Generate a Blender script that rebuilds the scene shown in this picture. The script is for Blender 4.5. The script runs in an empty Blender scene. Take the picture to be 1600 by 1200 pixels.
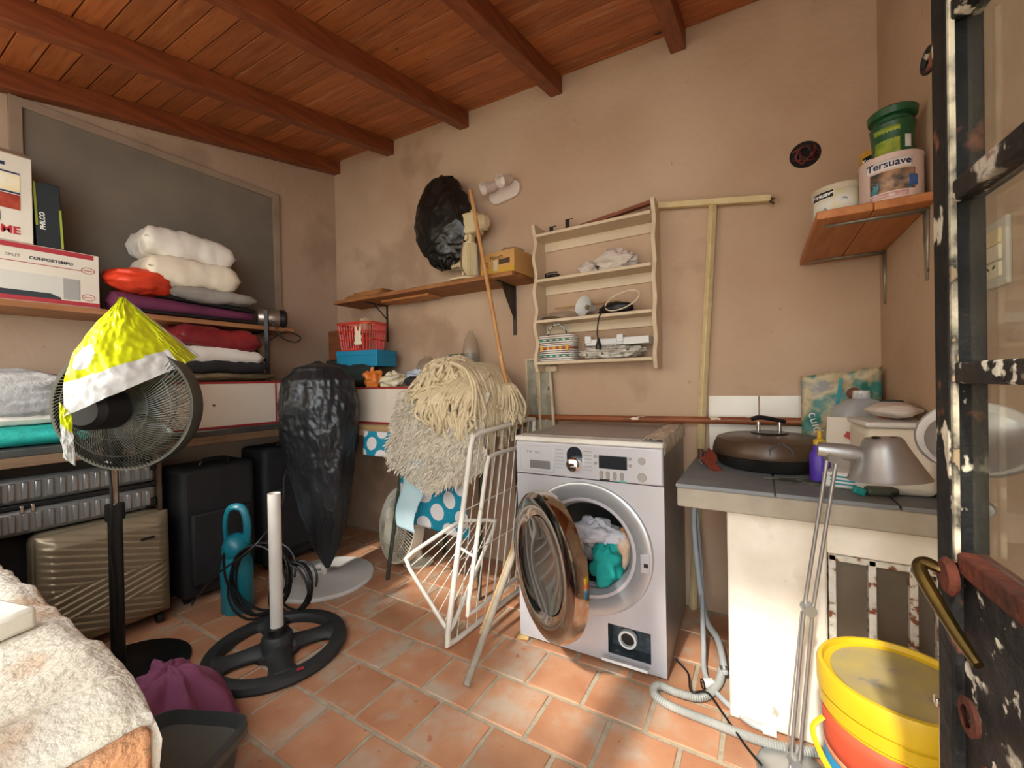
import bpy, bmesh, math, random
from mathutils import Vector, Matrix, noise, Euler
random.seed(7)
S = bpy.context.scene
COL = S.collection
R = math.radians
# ---------------------------------------------------------------- camera
F_PX, YAW, PITCH, ROLL, CAM_H = 654.2, R(30.55), R(-0.378), R(-1.091), 1.10
_fw = Vector((-math.sin(YAW)*math.cos(PITCH), math.cos(YAW)*math.cos(PITCH), math.sin(PITCH)))
_rt = Vector((math.cos(YAW), math.sin(YAW), 0)); _up = _rt.cross(_fw)
_r = _rt*math.cos(ROLL) + _up*math.sin(ROLL); _u = -_rt*math.sin(ROLL) + _up*math.cos(ROLL)
CAM = Vector((0, 0, CAM_H))
cd = bpy.data.cameras.new('camera'); cam = bpy.data.objects.new('camera', cd); COL.objects.link(cam)
cd.sensor_width = 36; cd.lens = F_PX/1600*36; cd.clip_start = 0.02; cd.clip_end = 200
cam.matrix_world = Matrix.Translation(CAM) @ Matrix((_r, _u, -_fw)).transposed().to_4x4()
S.camera = cam
def at(px, py, X=None, Y=None, Z=None):
    """point of the room seen at a photo pixel, on the plane X=, Y= or Z="""
    d = _fw + _r*((px-800)/F_PX) + _u*((600-py)/F_PX)
    t = (X/d.x) if X is not None else (Y/d.y) if Y is not None else (Z-CAM_H)/d.z
    return CAM + d*t
# ---------------------------------------------------------------- sky, sun, exposure
w = bpy.data.worlds.new('sky'); S.world = w; w.use_nodes = True
nt = w.node_tree; nt.nodes.clear()
bg = nt.nodes.new('ShaderNodeBackground'); wo = nt.nodes.new('ShaderNodeOutputWorld')
bg.inputs[0].default_value = (0.93, 0.97, 1.0, 1); bg.inputs[1].default_value = 4.4
nt.links.new(bg.outputs[0], wo.inputs[0])
sd = bpy.data.lights.new('sun', 'SUN'); sun = bpy.data.objects.new('sun', sd); COL.objects.link(sun)
sd.energy = 3.1; sd.angle = R(2.5); sd.color = (1, 0.95, 0.86)
sun.rotation_euler = Vector((0.09, 1, -0.98)).to_track_quat('-Z', 'Y').to_euler()
S.view_settings.view_transform = 'Standard'; S.view_settings.look = 'None'
S.view_settings.gamma = 1; S.view_settings.use_curve_mapping = False
S.view_settings.exposure = 0.58
# ---------------------------------------------------------------- materials
def lin(h):
    h = h.lstrip('#'); c = [int(h[i:i+2], 16)/255 for i in (0, 2, 4)]
    return tuple((x/12.92 if x <= .04045 else ((x+.055)/1.055)**2.4) for x in c) + (1,)
MATS = {}
def mat(name, c1, c2=None, c3=None, rough=.6, metal=0, scale=8, stretch=(1, 1, 1), bump=0, bscale=None, detail=6,
        rnd=0, spec=.5, lo=.35, hi=.65, trans=0, c3t=.7, coat=0, alpha=1):
    if name in MATS: return MATS[name]
    m = bpy.data.materials.new(name); m.use_nodes = True; MATS[name] = m
    n = m.node_tree.nodes; L = m.node_tree.links; b = n['Principled BSDF']
    b.inputs['Roughness'].default_value = rough; b.inputs['Metallic'].default_value = metal
    b.inputs['Specular IOR Level'].default_value = spec; b.inputs['Transmission Weight'].default_value = trans
    b.inputs['Coat Weight'].default_value = coat; b.inputs['Alpha'].default_value = alpha
    c1 = lin(c1); b.inputs['Base Color'].default_value = c1
    if c2 or bump:
        tc = n.new('ShaderNodeTexCoord'); mp = n.new('ShaderNodeMapping'); L.new(tc.outputs['Object'], mp.inputs[0])
        mp.inputs['Scale'].default_value = stretch
    src = None
    if c2:
        nz = n.new('ShaderNodeTexNoise'); nz.inputs['Scale'].default_value = scale; nz.inputs['Detail'].default_value = detail
        L.new(mp.outputs[0], nz.inputs['Vector'])
        if rnd:
            oi = n.new('ShaderNodeObjectInfo'); ad = n.new('ShaderNodeVectorMath'); ad.operation = 'ADD'
            sc = n.new('ShaderNodeVectorMath'); sc.operation = 'SCALE'; sc.inputs[0].default_value = (37, 51, 23)
            L.new(oi.outputs['Random'], sc.inputs['Scale']); L.new(mp.outputs[0], ad.inputs[0]); L.new(sc.outputs[0], ad.inputs[1])
            L.new(ad.outputs[0], nz.inputs['Vector'])
        rp = n.new('ShaderNodeValToRGB'); rp.color_ramp.elements[0].position = lo; rp.color_ramp.elements[1].position = hi
        rp.color_ramp.elements[0].color = c1; rp.color_ramp.elements[1].color = lin(c2)
        if c3:
            e = rp.color_ramp.elements.new(c3t); e.color = lin(c3)
        L.new(nz.outputs['Fac'], rp.inputs[0]); src = rp.outputs[0]
        if rnd:
            hs = n.new('ShaderNodeHueSaturation'); mr = n.new('ShaderNodeMapRange')
            mr.inputs['To Min'].default_value = 1-rnd; mr.inputs['To Max'].default_value = 1+rnd
            L.new(oi.outputs['Random'], mr.inputs['Value']); L.new(mr.outputs[0], hs.inputs['Value']); L.new(src, hs.inputs['Color'])
            src = hs.outputs[0]
        L.new(src, b.inputs['Base Color'])
    if bump:
        nb = n.new('ShaderNodeTexNoise'); nb.inputs['Scale'].default_value = bscale or scale*4; nb.inputs['Detail'].default_value = 5
        L.new(mp.outputs[0], nb.inputs['Vector'])
        bp = n.new('ShaderNodeBump'); bp.inputs['Strength'].default_value = bump; bp.inputs['Distance'].default_value = .01
        L.new(nb.outputs['Fac'], bp.inputs['Height']); L.new(bp.outputs[0], b.inputs['Normal'])
    return m
def spots(m, *layers):
    """marks with a shape of their own (knots, chips, splashes) over a material's colour"""
    n = m.node_tree.nodes; L = m.node_tree.links; b = n['Principled BSDF']; src = b.inputs['Base Color'].links[0].from_socket
    tc = n.new('ShaderNodeTexCoord'); oi = n.new('ShaderNodeObjectInfo')
    for sc, lo, hi, f, col, st, per in layers:
        mp = n.new('ShaderNodeMapping'); mp.inputs['Scale'].default_value = st; L.new(tc.outputs['Object'], mp.inputs[0])
        if per:
            k = n.new('ShaderNodeVectorMath'); k.operation = 'SCALE'; k.inputs[0].default_value = (91, 47, 63); L.new(oi.outputs['Random'], k.inputs['Scale']); L.new(k.outputs[0], mp.inputs['Location'])
        z = n.new('ShaderNodeTexNoise'); z.inputs['Scale'].default_value = sc; z.inputs['Detail'].default_value = 4; L.new(mp.outputs[0], z.inputs['Vector'])
        r = n.new('ShaderNodeMapRange'); r.inputs['From Min'].default_value = lo; r.inputs['From Max'].default_value = hi; r.inputs['To Max'].default_value = f; L.new(z.outputs['Fac'], r.inputs['Value'])
        x = n.new('ShaderNodeMix'); x.data_type = 'RGBA'; L.new(r.outputs[0], x.inputs[0]); L.new(src, x.inputs[6]); x.inputs[7].default_value = lin(col); src = x.outputs[2]
    L.new(src, b.inputs['Base Color']); return m
def glassmat(name, tint='#ffffff', gloss=.12, rough=.03, dirt=0.0, fres=.8):
    """thin clear sheet: see-through with a faint reflection and a little dirt"""
    if name in MATS: return MATS[name]
    m = bpy.data.materials.new(name); m.use_nodes = True; MATS[name] = m
    n = m.node_tree.nodes; L = m.node_tree.links; n.clear()
    o = n.new('ShaderNodeOutputMaterial'); t = n.new('ShaderNodeBsdfTransparent'); g = n.new('ShaderNodeBsdfGlossy')
    d = n.new('ShaderNodeBsdfDiffuse'); d.inputs[0].default_value = lin('#b9b2a4')
    t.inputs[0].default_value = lin(tint); g.inputs['Roughness'].default_value = rough
    fr = n.new('ShaderNodeFresnel'); fr.inputs[0].default_value = 1.45
    mu = n.new('ShaderNodeMath'); mu.operation = 'MULTIPLY_ADD'; mu.inputs[1].default_value = fres; mu.inputs[2].default_value = gloss*.3
    L.new(fr.outputs[0], mu.inputs[0])
    m1 = n.new('ShaderNodeMixShader'); L.new(mu.outputs[0], m1.inputs[0]); L.new(t.outputs[0], m1.inputs[1]); L.new(g.outputs[0], m1.inputs[2])
    m2 = n.new('ShaderNodeMixShader'); L.new(m1.outputs[0], m2.inputs[1]); L.new(d.outputs[0], m2.inputs[2])
    tc = n.new('ShaderNodeTexCoord'); nz = n.new('ShaderNodeTexNoise'); nz.inputs['Scale'].default_value = 14
    L.new(tc.outputs['Object'], nz.inputs['Vector'])
    mm = n.new('ShaderNodeMath'); mm.operation = 'MULTIPLY'; mm.inputs[1].default_value = dirt; L.new(nz.outputs['Fac'], mm.inputs[0])
    L.new(mm.outputs[0], m2.inputs[0]); L.new(m2.outputs[0], o.inputs[0])
    return m
# ---------------------------------------------------------------- mesh helpers
class MB:
    def __init__(s): s.v = []; s.f = []
    def add(s, vs, fs):
        o = len(s.v); s.v += [Vector(p) for p in vs]; s.f += [[i+o for i in f] for f in fs]; return s
    def box(s, c, d, rot=None, taper=1):
        x, y, z = d[0]/2, d[1]/2, d[2]/2
        vs = [Vector((sx*x*(taper if sz > 0 else 1), sy*y*(taper if sz > 0 else 1), sz*z)) for sz in (-1, 1) for sy in (-1, 1) for sx in (-1, 1)]
        if rot is not None: vs = [rot @ p for p in vs]
        return s.add([p+Vector(c) for p in vs], [(0, 2, 3, 1), (4, 5, 7, 6), (0, 1, 5, 4), (2, 6, 7, 3), (0, 4, 6, 2), (1, 3, 7, 5)])
    def tube(s, pts, r, seg=8, closed=False, caps=True, flat=1.0):
        pts = [Vector(p) for p in pts]; n = len(pts); rs = r if isinstance(r, (list, tuple)) else [r]*n
        vs = []; prev = None
        for i in range(n):
            a = pts[i-1] if (i or closed) else pts[0]; b = pts[(i+1) % n] if (i < n-1 or closed) else pts[-1]
            t = (b-a); t = t.normalized() if t.length > 1e-9 else Vector((0, 0, 1))
            if prev is None: q = t.orthogonal().normalized() if abs(t.z) > .99 else Vector((-t.y, t.x, 0)).normalized()
            else:
                q = prev - t*prev.dot(t); q = q.normalized() if q.length > 1e-6 else t.orthogonal().normalized()
            prev = q; bn = t.cross(q)
            for k in range(seg):
                a_ = 2*math.pi*k/seg + (math.pi/4 if seg == 4 else 0); vs.append(pts[i] + q*math.cos(a_)*rs[i] + bn*math.sin(a_)*rs[i]*flat)
        fs = []
        for i in range(n if closed else n-1):
            for k in range(seg):
                a = i*seg+k; b = i*seg+(k+1) % seg; j = ((i+1) % n)*seg
                fs.append((a, b, j+(k+1) % seg, j+k))
        if caps and not closed: fs += [tuple(reversed(range(seg))), tuple(range((n-1)*seg, n*seg))]
        return s.add(vs, fs)
    def lathe(s, prof, seg=32, M=None, arc=2*math.pi):
        vs = []; fs = []; n = len(prof)
        full = abs(arc-2*math.pi) < 1e-6; m = seg if full else seg+1
        for k in range(m):
            a = arc*k/seg
            for r, z in prof:
                p = Vector((r*math.cos(a), r*math.sin(a), z)); vs.append(M @ p if M else p)
        for k in range(seg):
            for i in range(n-1):
                a = k*n+i; b = ((k+1) % m)*n+i
                fs.append((a, b, b+1, a+1))
        return s.add(vs, fs)
    def prism(s, poly, a, b, axis='y'):
        """polygon in two axes extruded along the third between a and b"""
        def P(u, v, t): return {'y': (u, t, v), 'x': (t, u, v), 'z': (u, v, t)}[axis]
        n = len(poly); vs = [P(u, v, a) for u, v in poly] + [P(u, v, b) for u, v in poly]
        fs = [tuple(range(n)), tuple(reversed(range(n, 2*n)))] + [(i, n+i, n+(i+1) % n, (i+1) % n) for i in range(n)]
        return s.add(vs, fs)
    def grid(s, fn, nu, nv, wrapu=False):
        vs = [fn(i/(nu if wrapu else nu-1) if nu > 1 else 0, j/(nv-1)) for i in range(nu) for j in range(nv)]
        fs = [(i*nv+j, ((i+1) % nu)*nv+j, ((i+1) % nu)*nv+j+1, i*nv+j+1) for i in range(nu if wrapu else nu-1) for j in range(nv-1)]
        return s.add(vs, fs)
    def build(s, name, m, parent=None, loc=(0, 0, 0), rot=(0, 0, 0), bevel=0, smooth=40, solid=0, sub=0, fix=True, label=None, bseg=2):
        me = bpy.data.meshes.new(name); me.from_pydata([tuple(p) for p in s.v], [], s.f)
        if fix:
            bm = bmesh.new(); bm.from_mesh(me); bmesh.ops.remove_doubles(bm, verts=bm.verts, dist=1e-5)
            bmesh.ops.recalc_face_normals(bm, faces=bm.faces); bm.to_mesh(me); bm.free()
        if m: me.materials.append(m)
        if smooth:
            me.polygons.foreach_set('use_smooth', [True]*len(me.polygons)); me.set_sharp_from_angle(angle=R(smooth))
        o = bpy.data.objects.new(name, me); COL.objects.link(o); o.location = loc; o.rotation_euler = rot
        if parent: o.parent = parent
        if bevel:
            bv = o.modifiers.new('bevel', 'BEVEL'); bv.width = bevel; bv.segments = bseg; bv.limit_method = 'ANGLE'; bv.angle_limit = R(40)
        if solid:
            sm = o.modifiers.new('solid', 'SOLIDIFY'); sm.thickness = solid; sm.offset = 0
        if sub:
            sb = o.modifiers.new('sub', 'SUBSURF'); sb.levels = sub; sb.render_levels = sub
        if label: o['label'] = label
        return o
def box(name, c, d, m, parent=None, bevel=.003, rot=None, **k):
    return MB().box(c, d, rot.to_matrix() if isinstance(rot, Euler) else rot).build(name, m, parent, bevel=bevel, **k)
def tube(name, pts, r, m, parent=None, seg=8, closed=False, flat=1.0, **k):
    return MB().tube(pts, r, seg, closed, flat=flat).build(name, m, parent, **k)
def lathe(name, prof, m, parent=None, seg=32, M=None, **k):
    return MB().lathe(prof, seg, M).build(name, m, parent, **k)
def axis_to(p, d):
    """matrix that puts a lathe's z axis on direction d at point p"""
    return Matrix.Translation(Vector(p)) @ Vector(d).to_track_quat('Z', 'Y').to_matrix().to_4x4()
def thing(name, label, cat, loc=(0, 0, 0), rotz=0, group=None, rot=None):
    o = bpy.data.objects.new(name, None); COL.objects.link(o); o.empty_display_size = .05
    o.location = loc; o.rotation_euler = rot if rot else (0, 0, rotz)
    return tag(o, label, cat, group)
def tag(o, label, cat, group=None):
    o['label'] = label; o['category'] = cat
    if group: o['group'] = group
    return o
def struct(o, label=None):
    o['kind'] = 'structure'
    if label: o['label'] = label
    return o
def text(s, size, m, parent, loc, rot=(R(90), 0, 0), name='lettering', ext=.0006, align='LEFT', sx=1.0, bold=0):
    cu = bpy.data.curves.new(name, 'FONT'); cu.body = s; cu.size = size; cu.extrude = ext; cu.align_x = align; cu.offset = bold
    t = bpy.data.objects.new('tmp', cu); COL.objects.link(t)
    me = bpy.data.meshes.new_from_object(t.evaluated_get(bpy.context.evaluated_depsgraph_get()))
    bpy.data.objects.remove(t); me.materials.clear(); me.materials.append(m); me.name = name
    o = bpy.data.objects.new(name, me); COL.objects.link(o); o.parent = parent; o.location = loc; o.rotation_euler = rot; o.scale = (sx, 1, 1)
    return o
def nz(x, y=0, z=0): return noise.noise(Vector((x, y, z)))
def spline(pts, n=8):
    """Catmull-Rom through the points"""
    P = [Vector(p) for p in pts]; out = []
    for i in range(len(P)-1):
        a, b, c, d = P[max(i-1, 0)], P[i], P[i+1], P[min(i+2, len(P)-1)]
        for k in range(n):
            t = k/n; out.append(.5*((2*b)+(c-a)*t+(2*a-5*b+4*c-d)*t*t+(3*b-a-3*c+d)*t**3))
    return out+[P[-1]]
def pillow(name, d, m, parent=None, loc=(0, 0, 0), rot=(0, 0, 0), seed=0, wr=.012, n=22, pin=.06, p=4.2, sag=0, **k):
    """soft cushion: thick middle, thin seam all round, pinched corners, wrinkles"""
    mb = MB(); sx, sy, sz = d[0]/2, d[1]/2, d[2]/2
    def top(sgn):
        def fn(a, b):
            u, v = a*2-1, b*2-1
            h = max(0, (1-abs(u)**p))**.33*max(0, (1-abs(v)**p))**.33
            q = 1-pin*(1-abs(u*v))*(abs(u)**4+abs(v)**4)*.5
            wv = wr*(nz(u*2.2+seed, v*2.2, sgn)+.8*(.3-abs(nz(u*4+seed, v*7, sgn*2)))+.4*nz(u*9+seed, v*9, sgn))*min(1, h*2)
            e = wr*.5*nz(u*5+seed, v*5)
            return Vector((u*sx*q+e, v*sy*q+e, sgn*h*sz+wv-sag*(u*u)))
        return fn
    mb.grid(top(1), n, n); mb.grid(top(-1), n, n)
    return mb.build(name, m, parent, loc, rot, smooth=60, **k)
# ================================================================ THE ROOM
WB, XL, XR = 2.17, -2.88, 0.417                      # back wall, left wall, right wall
SL = .197                                            # fall of the roof towards the front
def roofz(y, x=-.3): return 2.768 + SL*(y-WB) - .033*(x+.3)
def stained(name, c1, c2, stain, off):
    m = mat(name, c1, c2, rough=.92, scale=1.3, bump=.25, bscale=30, lo=.3, hi=.65)
    n = m.node_tree.nodes; L = m.node_tree.links; b = n['Principled BSDF']; src = b.inputs['Base Color'].links[0].from_socket
    tc = n.new('ShaderNodeTexCoord'); mp = n.new('ShaderNodeMapping'); mp.inputs['Location'].default_value = off; L.new(tc.outputs['Object'], mp.inputs[0])
    for sc, lo, hi, f in ((1.6, .58, .66, .5), (30, .77, .79, .45)):        # damp patches and small pits
        z = n.new('ShaderNodeTexNoise'); z.inputs['Scale'].default_value = sc; z.inputs['Detail'].default_value = 7 if sc < 5 else 1; L.new(mp.outputs[0], z.inputs['Vector'])
        r = n.new('ShaderNodeMapRange'); r.inputs['From Min'].default_value = lo; r.inputs['From Max'].default_value = hi; r.inputs['To Max'].default_value = f; L.new(z.outputs['Fac'], r.inputs['Value'])
        x = n.new('ShaderNodeMix'); x.data_type = 'RGBA'; L.new(r.outputs[0], x.inputs[0]); L.new(src, x.inputs[6]); x.inputs[7].default_value = lin(stain); src = x.outputs[2]
    L.new(src, b.inputs['Base Color']); return m
plaster = stained('tan_plaster', '#b59579', '#c8ad92', '#91745b', (0, 0, 0))
plaster_shaded = stained('shaded_side_plaster', '#ab9079', '#baa189', '#8a745e', (3, 1, 2))  # left wall's shade painted in: same plaster, darker and greyer
grout = mat('cement_grout', '#a39680', '#b5a890', rough=.95, scale=20, bump=.4)
terracotta = mat('terracotta_tile', '#ad7351', '#bb8967', '#b59f8a', rough=.55, scale=5.5, bump=.12, bscale=40, rnd=.12, lo=.3, hi=.55, c3t=.66)
pine = mat('stained_pine_ceiling', '#94502a', '#b3693a', '#6d3a1e', rough=.5, scale=3.2, stretch=(1.2, 14, 14), rnd=.2, lo=.3, hi=.58, c3t=.8, bump=.06)
beamwood = mat('stained_beam', '#74391f', '#8f4c2a', rough=.5, scale=4, stretch=(12, 1, 12), bump=.08)
white_plaster = mat('flaking_white_plaster', '#e3dccb', '#f0eadc', '#b9ac94', rough=.9, scale=5, bump=.3, lo=.35, hi=.55, c3t=.8)
spots(pine, (3, .62, .72, .45, '#c79a72', (1, 6, 6), 1), (6, .735, .75, .85, '#24120a', (1, 1.6, 1.6), 1))
spots(terracotta, (9, .62, .72, .5, '#b3a592', (1, 1, 1), 1), (40, .70, .74, .6, '#5d4a3c', (1, 1, 1), 1), (14, .69, .72, .6, '#a34f2c', (1, 1, 1), 1))
spots(white_plaster, (12, .66, .69, .7, '#8d8474', (1, 1, .6), 0), (5, .64, .70, .35, '#cdb78e', (1, 1, .5), 0))
concrete = mat('grey_concrete', '#9c9384', '#b0a797', rough=.95, scale=7, bump=.35, bscale=60)

floor = struct(box('floor', ((XL+XR)/2, .93, -.055), (XR-XL+.02, 2.5, .1), grout, bevel=0))
tm = {}
ty, k = 1.11-.207*6, 0
while ty < WB:
    y0, y1 = max(ty, -.3), min(ty+.207, WB)
    off = -1.064 if k % 2 == 0 else -1.17
    x = off-.212*9
    while x < XR:
        x0, x1 = max(x, XL), min(x+.212, XR)
        if x1-x0 > .03 and y1-y0 > .03:
            key = (round(x1-x0, 3), round(y1-y0, 3))
            if key not in tm:
                t = MB().box((0, 0, 0), (key[0]-.015, key[1]-.015, .012)).build('floor_tile', terracotta, floor, bevel=.003); tm[key] = t
            else:
                t = tm[key].copy(); COL.objects.link(t)
            t.location = ((x0+x1)/2, (y0+y1)/2, -.0065); t.rotation_euler = (random.uniform(-.003, .003), random.uniform(-.003, .003), random.uniform(-.012, .012))
        x += .212
    ty += .207; k += 1
bounce_floor = struct(box('floor_outside_bounce', (0, -4.3, -.08), (14, 8, .1), concrete, bevel=0))  # unseen ground outside, added to bounce daylight into the room
struct(MB().box((-4.1, -2.6, 1.95), (5.9, .2, 4.1)).box((-.90, -2.6, 1.72), (.5, .2, 3.64)).build('wall_sun_blocker', mat('sun_blocker_wall', '#cfc4b2', '#bdb09c', rough=.9, scale=2), smooth=0))  # unseen wall, added to keep sun off the left side and the sill
struct(box('wall_back', ((XL+XR)/2, WB+.06, 1.43), (XR-XL+.24, .12, 2.9), plaster, bevel=0))
def side(name, x0, x1, m):
    y0 = -.12
    return struct(MB().prism([(y0, -.03), (WB, -.03), (WB, roofz(WB, x0)+.05), (y0, roofz(y0, x0)+.05)], x0, x1, 'x').build(name, m, smooth=0))
side('wall_left', XL-.12, XL, plaster_shaded); side('wall_right', XR, XR+.12, plaster)
# ceiling: deck, boards and rafters, all falling with the roof
def slope_box(x0, x1, y0, y1, za, zb):
    return MB().add([(x0, y0, roofz(y0, x0)+za), (x1, y0, roofz(y0, x1)+za), (x1, y1, roofz(y1, x1)+za), (x0, y1, roofz(y1, x0)+za),
                     (x0, y0, roofz(y0, x0)+zb), (x1, y0, roofz(y0, x1)+zb), (x1, y1, roofz(y1, x1)+zb), (x0, y1, roofz(y1, x0)+zb)],
                    [(0, 3, 2, 1), (4, 5, 6, 7), (0, 1, 5, 4), (1, 2, 6, 5), (2, 3, 7, 6), (3, 0, 4, 7)])
ceiling = struct(slope_box(XL-.1, XR+.1, -.4, WB+.1, .018, .06).build('ceiling', beamwood, smooth=0))
beams_x = [-2.875, -2.29, -1.63, -.99, -.35]
y = -.4; k = 0
while y < WB-.01:
    y1 = min(y+.094, WB)
    cuts = [XL] + sorted(random.sample([b+.035 for b in beams_x[1:]], 2)) + [XR]
    for a, b in zip(cuts[:-1], cuts[1:]):
        slope_box(a+.0015, b-.0015, y+.0025, y1-.0025, 0, .017).build('ceiling_board', pine, ceiling, bevel=.002)
    y = y1; k += 1
for bx in beams_x:
    slope_box(bx, bx+.07, -.4, WB, -.097, 0).build('beam', beamwood, ceiling, bevel=.003)
# old window on the left wall, closed with a grey board
win = thing('window_1', None, None); del win['label'], win['category']; struct(win, 'old window closed with a dull grey board in a plain frame')
gb = mat('dull_grey_board', '#6f665a', '#7d7364', rough=.85, scale=3)
fr = mat('painted_frame', '#8d7966', '#9a8672', rough=.8, scale=6)
box('window_board', (XL+.004, 1.095, 1.93), (.008, 1.16, .94), gb, win, bevel=0)
for yy in (.505, 1.685): box('window_frame', (XL+.012, yy, 1.93), (.024, .042, .98), fr, win)
for zz in (2.405, 1.46): box('window_frame', (XL+.012, 1.095, zz), (.0235, 1.222, .04), fr, win)
# front: low wall with a rounded, worn sill, post beside the doorway
def sill(u, v):
    # profile around the section (v) swept along X (u)
    x = -2.88 + u*(2.88-.535)
    prof = [(-.12, 0), (.17, 0), (.182, .2), (.186, .5), (.186, .7), (.184, .76), (.176, .788), (.155, .80), (.1, .803), (.02, .80), (-.06, .80), (-.12, .80)]
    t = v*(len(prof)-1); i = min(int(t), len(prof)-2); q = t-i
    yy = prof[i][0]*(1-q)+prof[i+1][0]*q; zz = prof[i][1]*(1-q)+prof[i+1][1]*q
    e = max(0, (x+.60)/.065)                          # rounded end
    zz -= .03*e*e*(zz/.8)**6
    x -= .012*max(0, (zz-.72)/.08)**2*(1 if u > .98 else 0)
    n_ = .006*nz(x*9, yy*9, zz*9)+.003*nz(x*30, yy*30, zz*30)
    return Vector((x+(n_ if u > .97 else 0), yy+n_, zz+n_))
rough_plaster = mat('rough_plaster', '#cfc5b0', '#ddd5c3', '#c09468', rough=.95, scale=9, bump=.55, bscale=120, lo=.32, hi=.55, c3t=.74)
mb = MB().grid(sill, 220, 45)
nv = 45
ends = [sill(1, j/(nv-1)) for j in range(nv)]
cen = Vector((-.530, .03, .4)); mb.add(ends+[cen], [(j, j+1, nv) for j in range(nv-1)])
wf = struct(mb.build('wall_front', rough_plaster, smooth=60))
brick_m = mat('worn_brick', '#b5794c', '#c9946a', '#cdbb9d', rough=.95, scale=14, bump=.7, bscale=90, c3t=.7)
for i in range(5):                                    # bricks showing at the broken end of the wall
    MB().box((-.532, .03+.004*(i % 2), .165+i*.135), (.018, .285, .118)).build('brick', brick_m, wf, bevel=.008)
box('post', (-.53, -.06, 1.5), (.14, .12, 1.42), white_plaster, wf, bevel=.004)
c = at(4, 1088, Z=.80)
tag(MB().box((c.x-.19, c.y+.012, .8165), (.12, .05, .028), Euler((0, 0, .25)).to_matrix()).build('brick_chip', white_plaster, bevel=.006), 'small pale broken block lying on the rough front sill', 'block')
# ---------------------------------------------------------------- door, open into the room on the right
door = thing('door_1', None, None, (.268, .02, 0), math.atan2(.75, -.048)); del door['label'], door['category']
struct(door, 'open steel door with glass panes and peeling black and rust paint')
dk = mat('peeling_black_paint', '#141414', '#1f1d1b', '#7a4a34', rough=.65, spec=.25, scale=13, bump=.5, bscale=40, lo=.4, hi=.6, c3t=.66)
dk2 = mat('peeling_black_and_cream_paint', '#181717', '#2b2320', '#c9c0ae', rough=.6, spec=.3, scale=9, bump=.6, bscale=50, lo=.45, hi=.58, c3t=.63)
spots(dk2, (38, .60, .64, .9, '#cdc5b4', (1, 1, 1), 0), (9, .62, .65, .8, '#5d2f22', (1, 1, 1), 0))
spots(dk, (30, .64, .67, .9, '#c9bfa9', (1, 1, .5), 0), (10, .63, .66, .8, '#5d2f22', (1, 1, .6), 0))
rust = mat('rust_red_primer', '#5f3022', '#45261c', '#1d1b1a', rough=.85, spec=.2, scale=14, bump=.5, c3t=.72)
cream_edge = mat('chipped_cream_bead', '#cfc4a8', '#8d7a5c', '#2a2522', rough=.8, scale=30, c3t=.62)
dw, dt = .752, .036
for x in (.02, dw-.02): box('stile', (x, 0, 1.03), (.04, dt, 2.02), dk, door, bevel=.003)
zs = [.865, 1.10, 1.323, 1.545, 1.77, 2.02]
for i, z in enumerate(zs): box('rail', (dw/2, 0, z), (dw-.082, dt-.006, .026), rust if i == 0 else dk2, door, bevel=.003)
box('rail', (dw/2, 0, .07), (dw-.082, dt-.006, .1), dk, door, bevel=.003)
pg = glassmat('dusty_door_glass', '#f6f7f3', .05, .04, .09, .22)
for a, b in zip(zs[:-1], zs[1:]):
    box('glass_pane', (dw/2, -.004, (a+b)/2), (dw-.082, .004, b-a-.028), pg, door, bevel=0)
box('bead', (dw-.044, .014, 1.44), (.007, .006, 1.15), cream_edge, door, bevel=.001)
lp = box('lower_panel', (dw/2, 0, .485), (dw-.082, .014, .73), dk2, door, bevel=0)
for (x, z, sx, sz, m_) in ((.66, .60, .03, .10, rust),):
    vs = [(x+sx*.5*math.cos(a)*(1+.35*nz(a*2, x*20)), .0095, z+sz*.5*math.sin(a)*(1+.35*nz(a*2, z*20))) for a in [i*math.pi/8 for i in range(16)]]
    MB().add(vs, [tuple(range(16))]).build('paint_flake_patch', m_, lp, solid=.0015, smooth=0)
brass = mat('worn_brass', '#7d6636', '#54462a', rough=.42, metal=1, scale=30)
hn = MB(); hp = spline([(.716, .012, .845), (.722, .024, .848), (.735, .036, .850), (.73, .042, .84), (.70, .036, .815), (.665, .028, .79), (.64, .022, .775)], 6)
hn.tube(hp, [.006+.004*math.sin(math.pi*i/(len(hp)-1)) for i in range(len(hp))], 10, flat=.8)
hd = hn.build('handle', brass, door, label='worn brass lever handle')
MB().lathe([(0, 0), (.022, 0), (.024, .004), (.018, .009), (0, .009)], 20, axis_to((.71, .018, .845), (0, 1, 0))).build('rose', rust, hd)
MB().lathe([(.012, 0), (.02, 0), (.021, .005), (.012, .006)], 18, axis_to((.665, .018, .70), (0, 1, 0))).build('keyhole_ring', rust, door)
eye = [(.752+.028+.018*math.cos(a), .01, 1.533+.013*math.sin(a)) for a in [i*math.pi/9 for i in range(18)]]
MB().tube(eye, .0045, 8, closed=True).tube([(.74, .01, 1.535), (.764, .01, 1.534)], .0045).build('eye_bolt', dk, door)
# light switch on the right wall
sw = thing('light_switch', 'cream switch plate with a socket on the right wall behind the door glass', 'switch', (XR, 1.215, 1.335), R(-90))
ivory = mat('ivory_plastic', '#e9dfc4', rough=.4); ivory2 = mat('yellowed_plastic', '#e6d3a0', rough=.4)
MB().prism([(-.048+.012*math.cos(a)*0+x, z) for x, z in [(0, -.066), (.096, -.066), (.096, .066), (0, .066)]], -.009, 0, 'y').build('plate', mat('grey_plate', '#c9c7bd', rough=.5), sw, bevel=.004)
for i, (z, m_) in enumerate(((.032, ivory2), (0, ivory), (-.033, ivory))): box('module', (0, -.0105, z), (.062, .006, .03), m_, sw, bevel=.002)
for x in (-.012, .012): box('socket_slot', (x, -.0138, -.028), (.009, .002, .003), dk, sw, bevel=0, rot=Euler((0, R(30 if x < 0 else -30), 0)))
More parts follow.
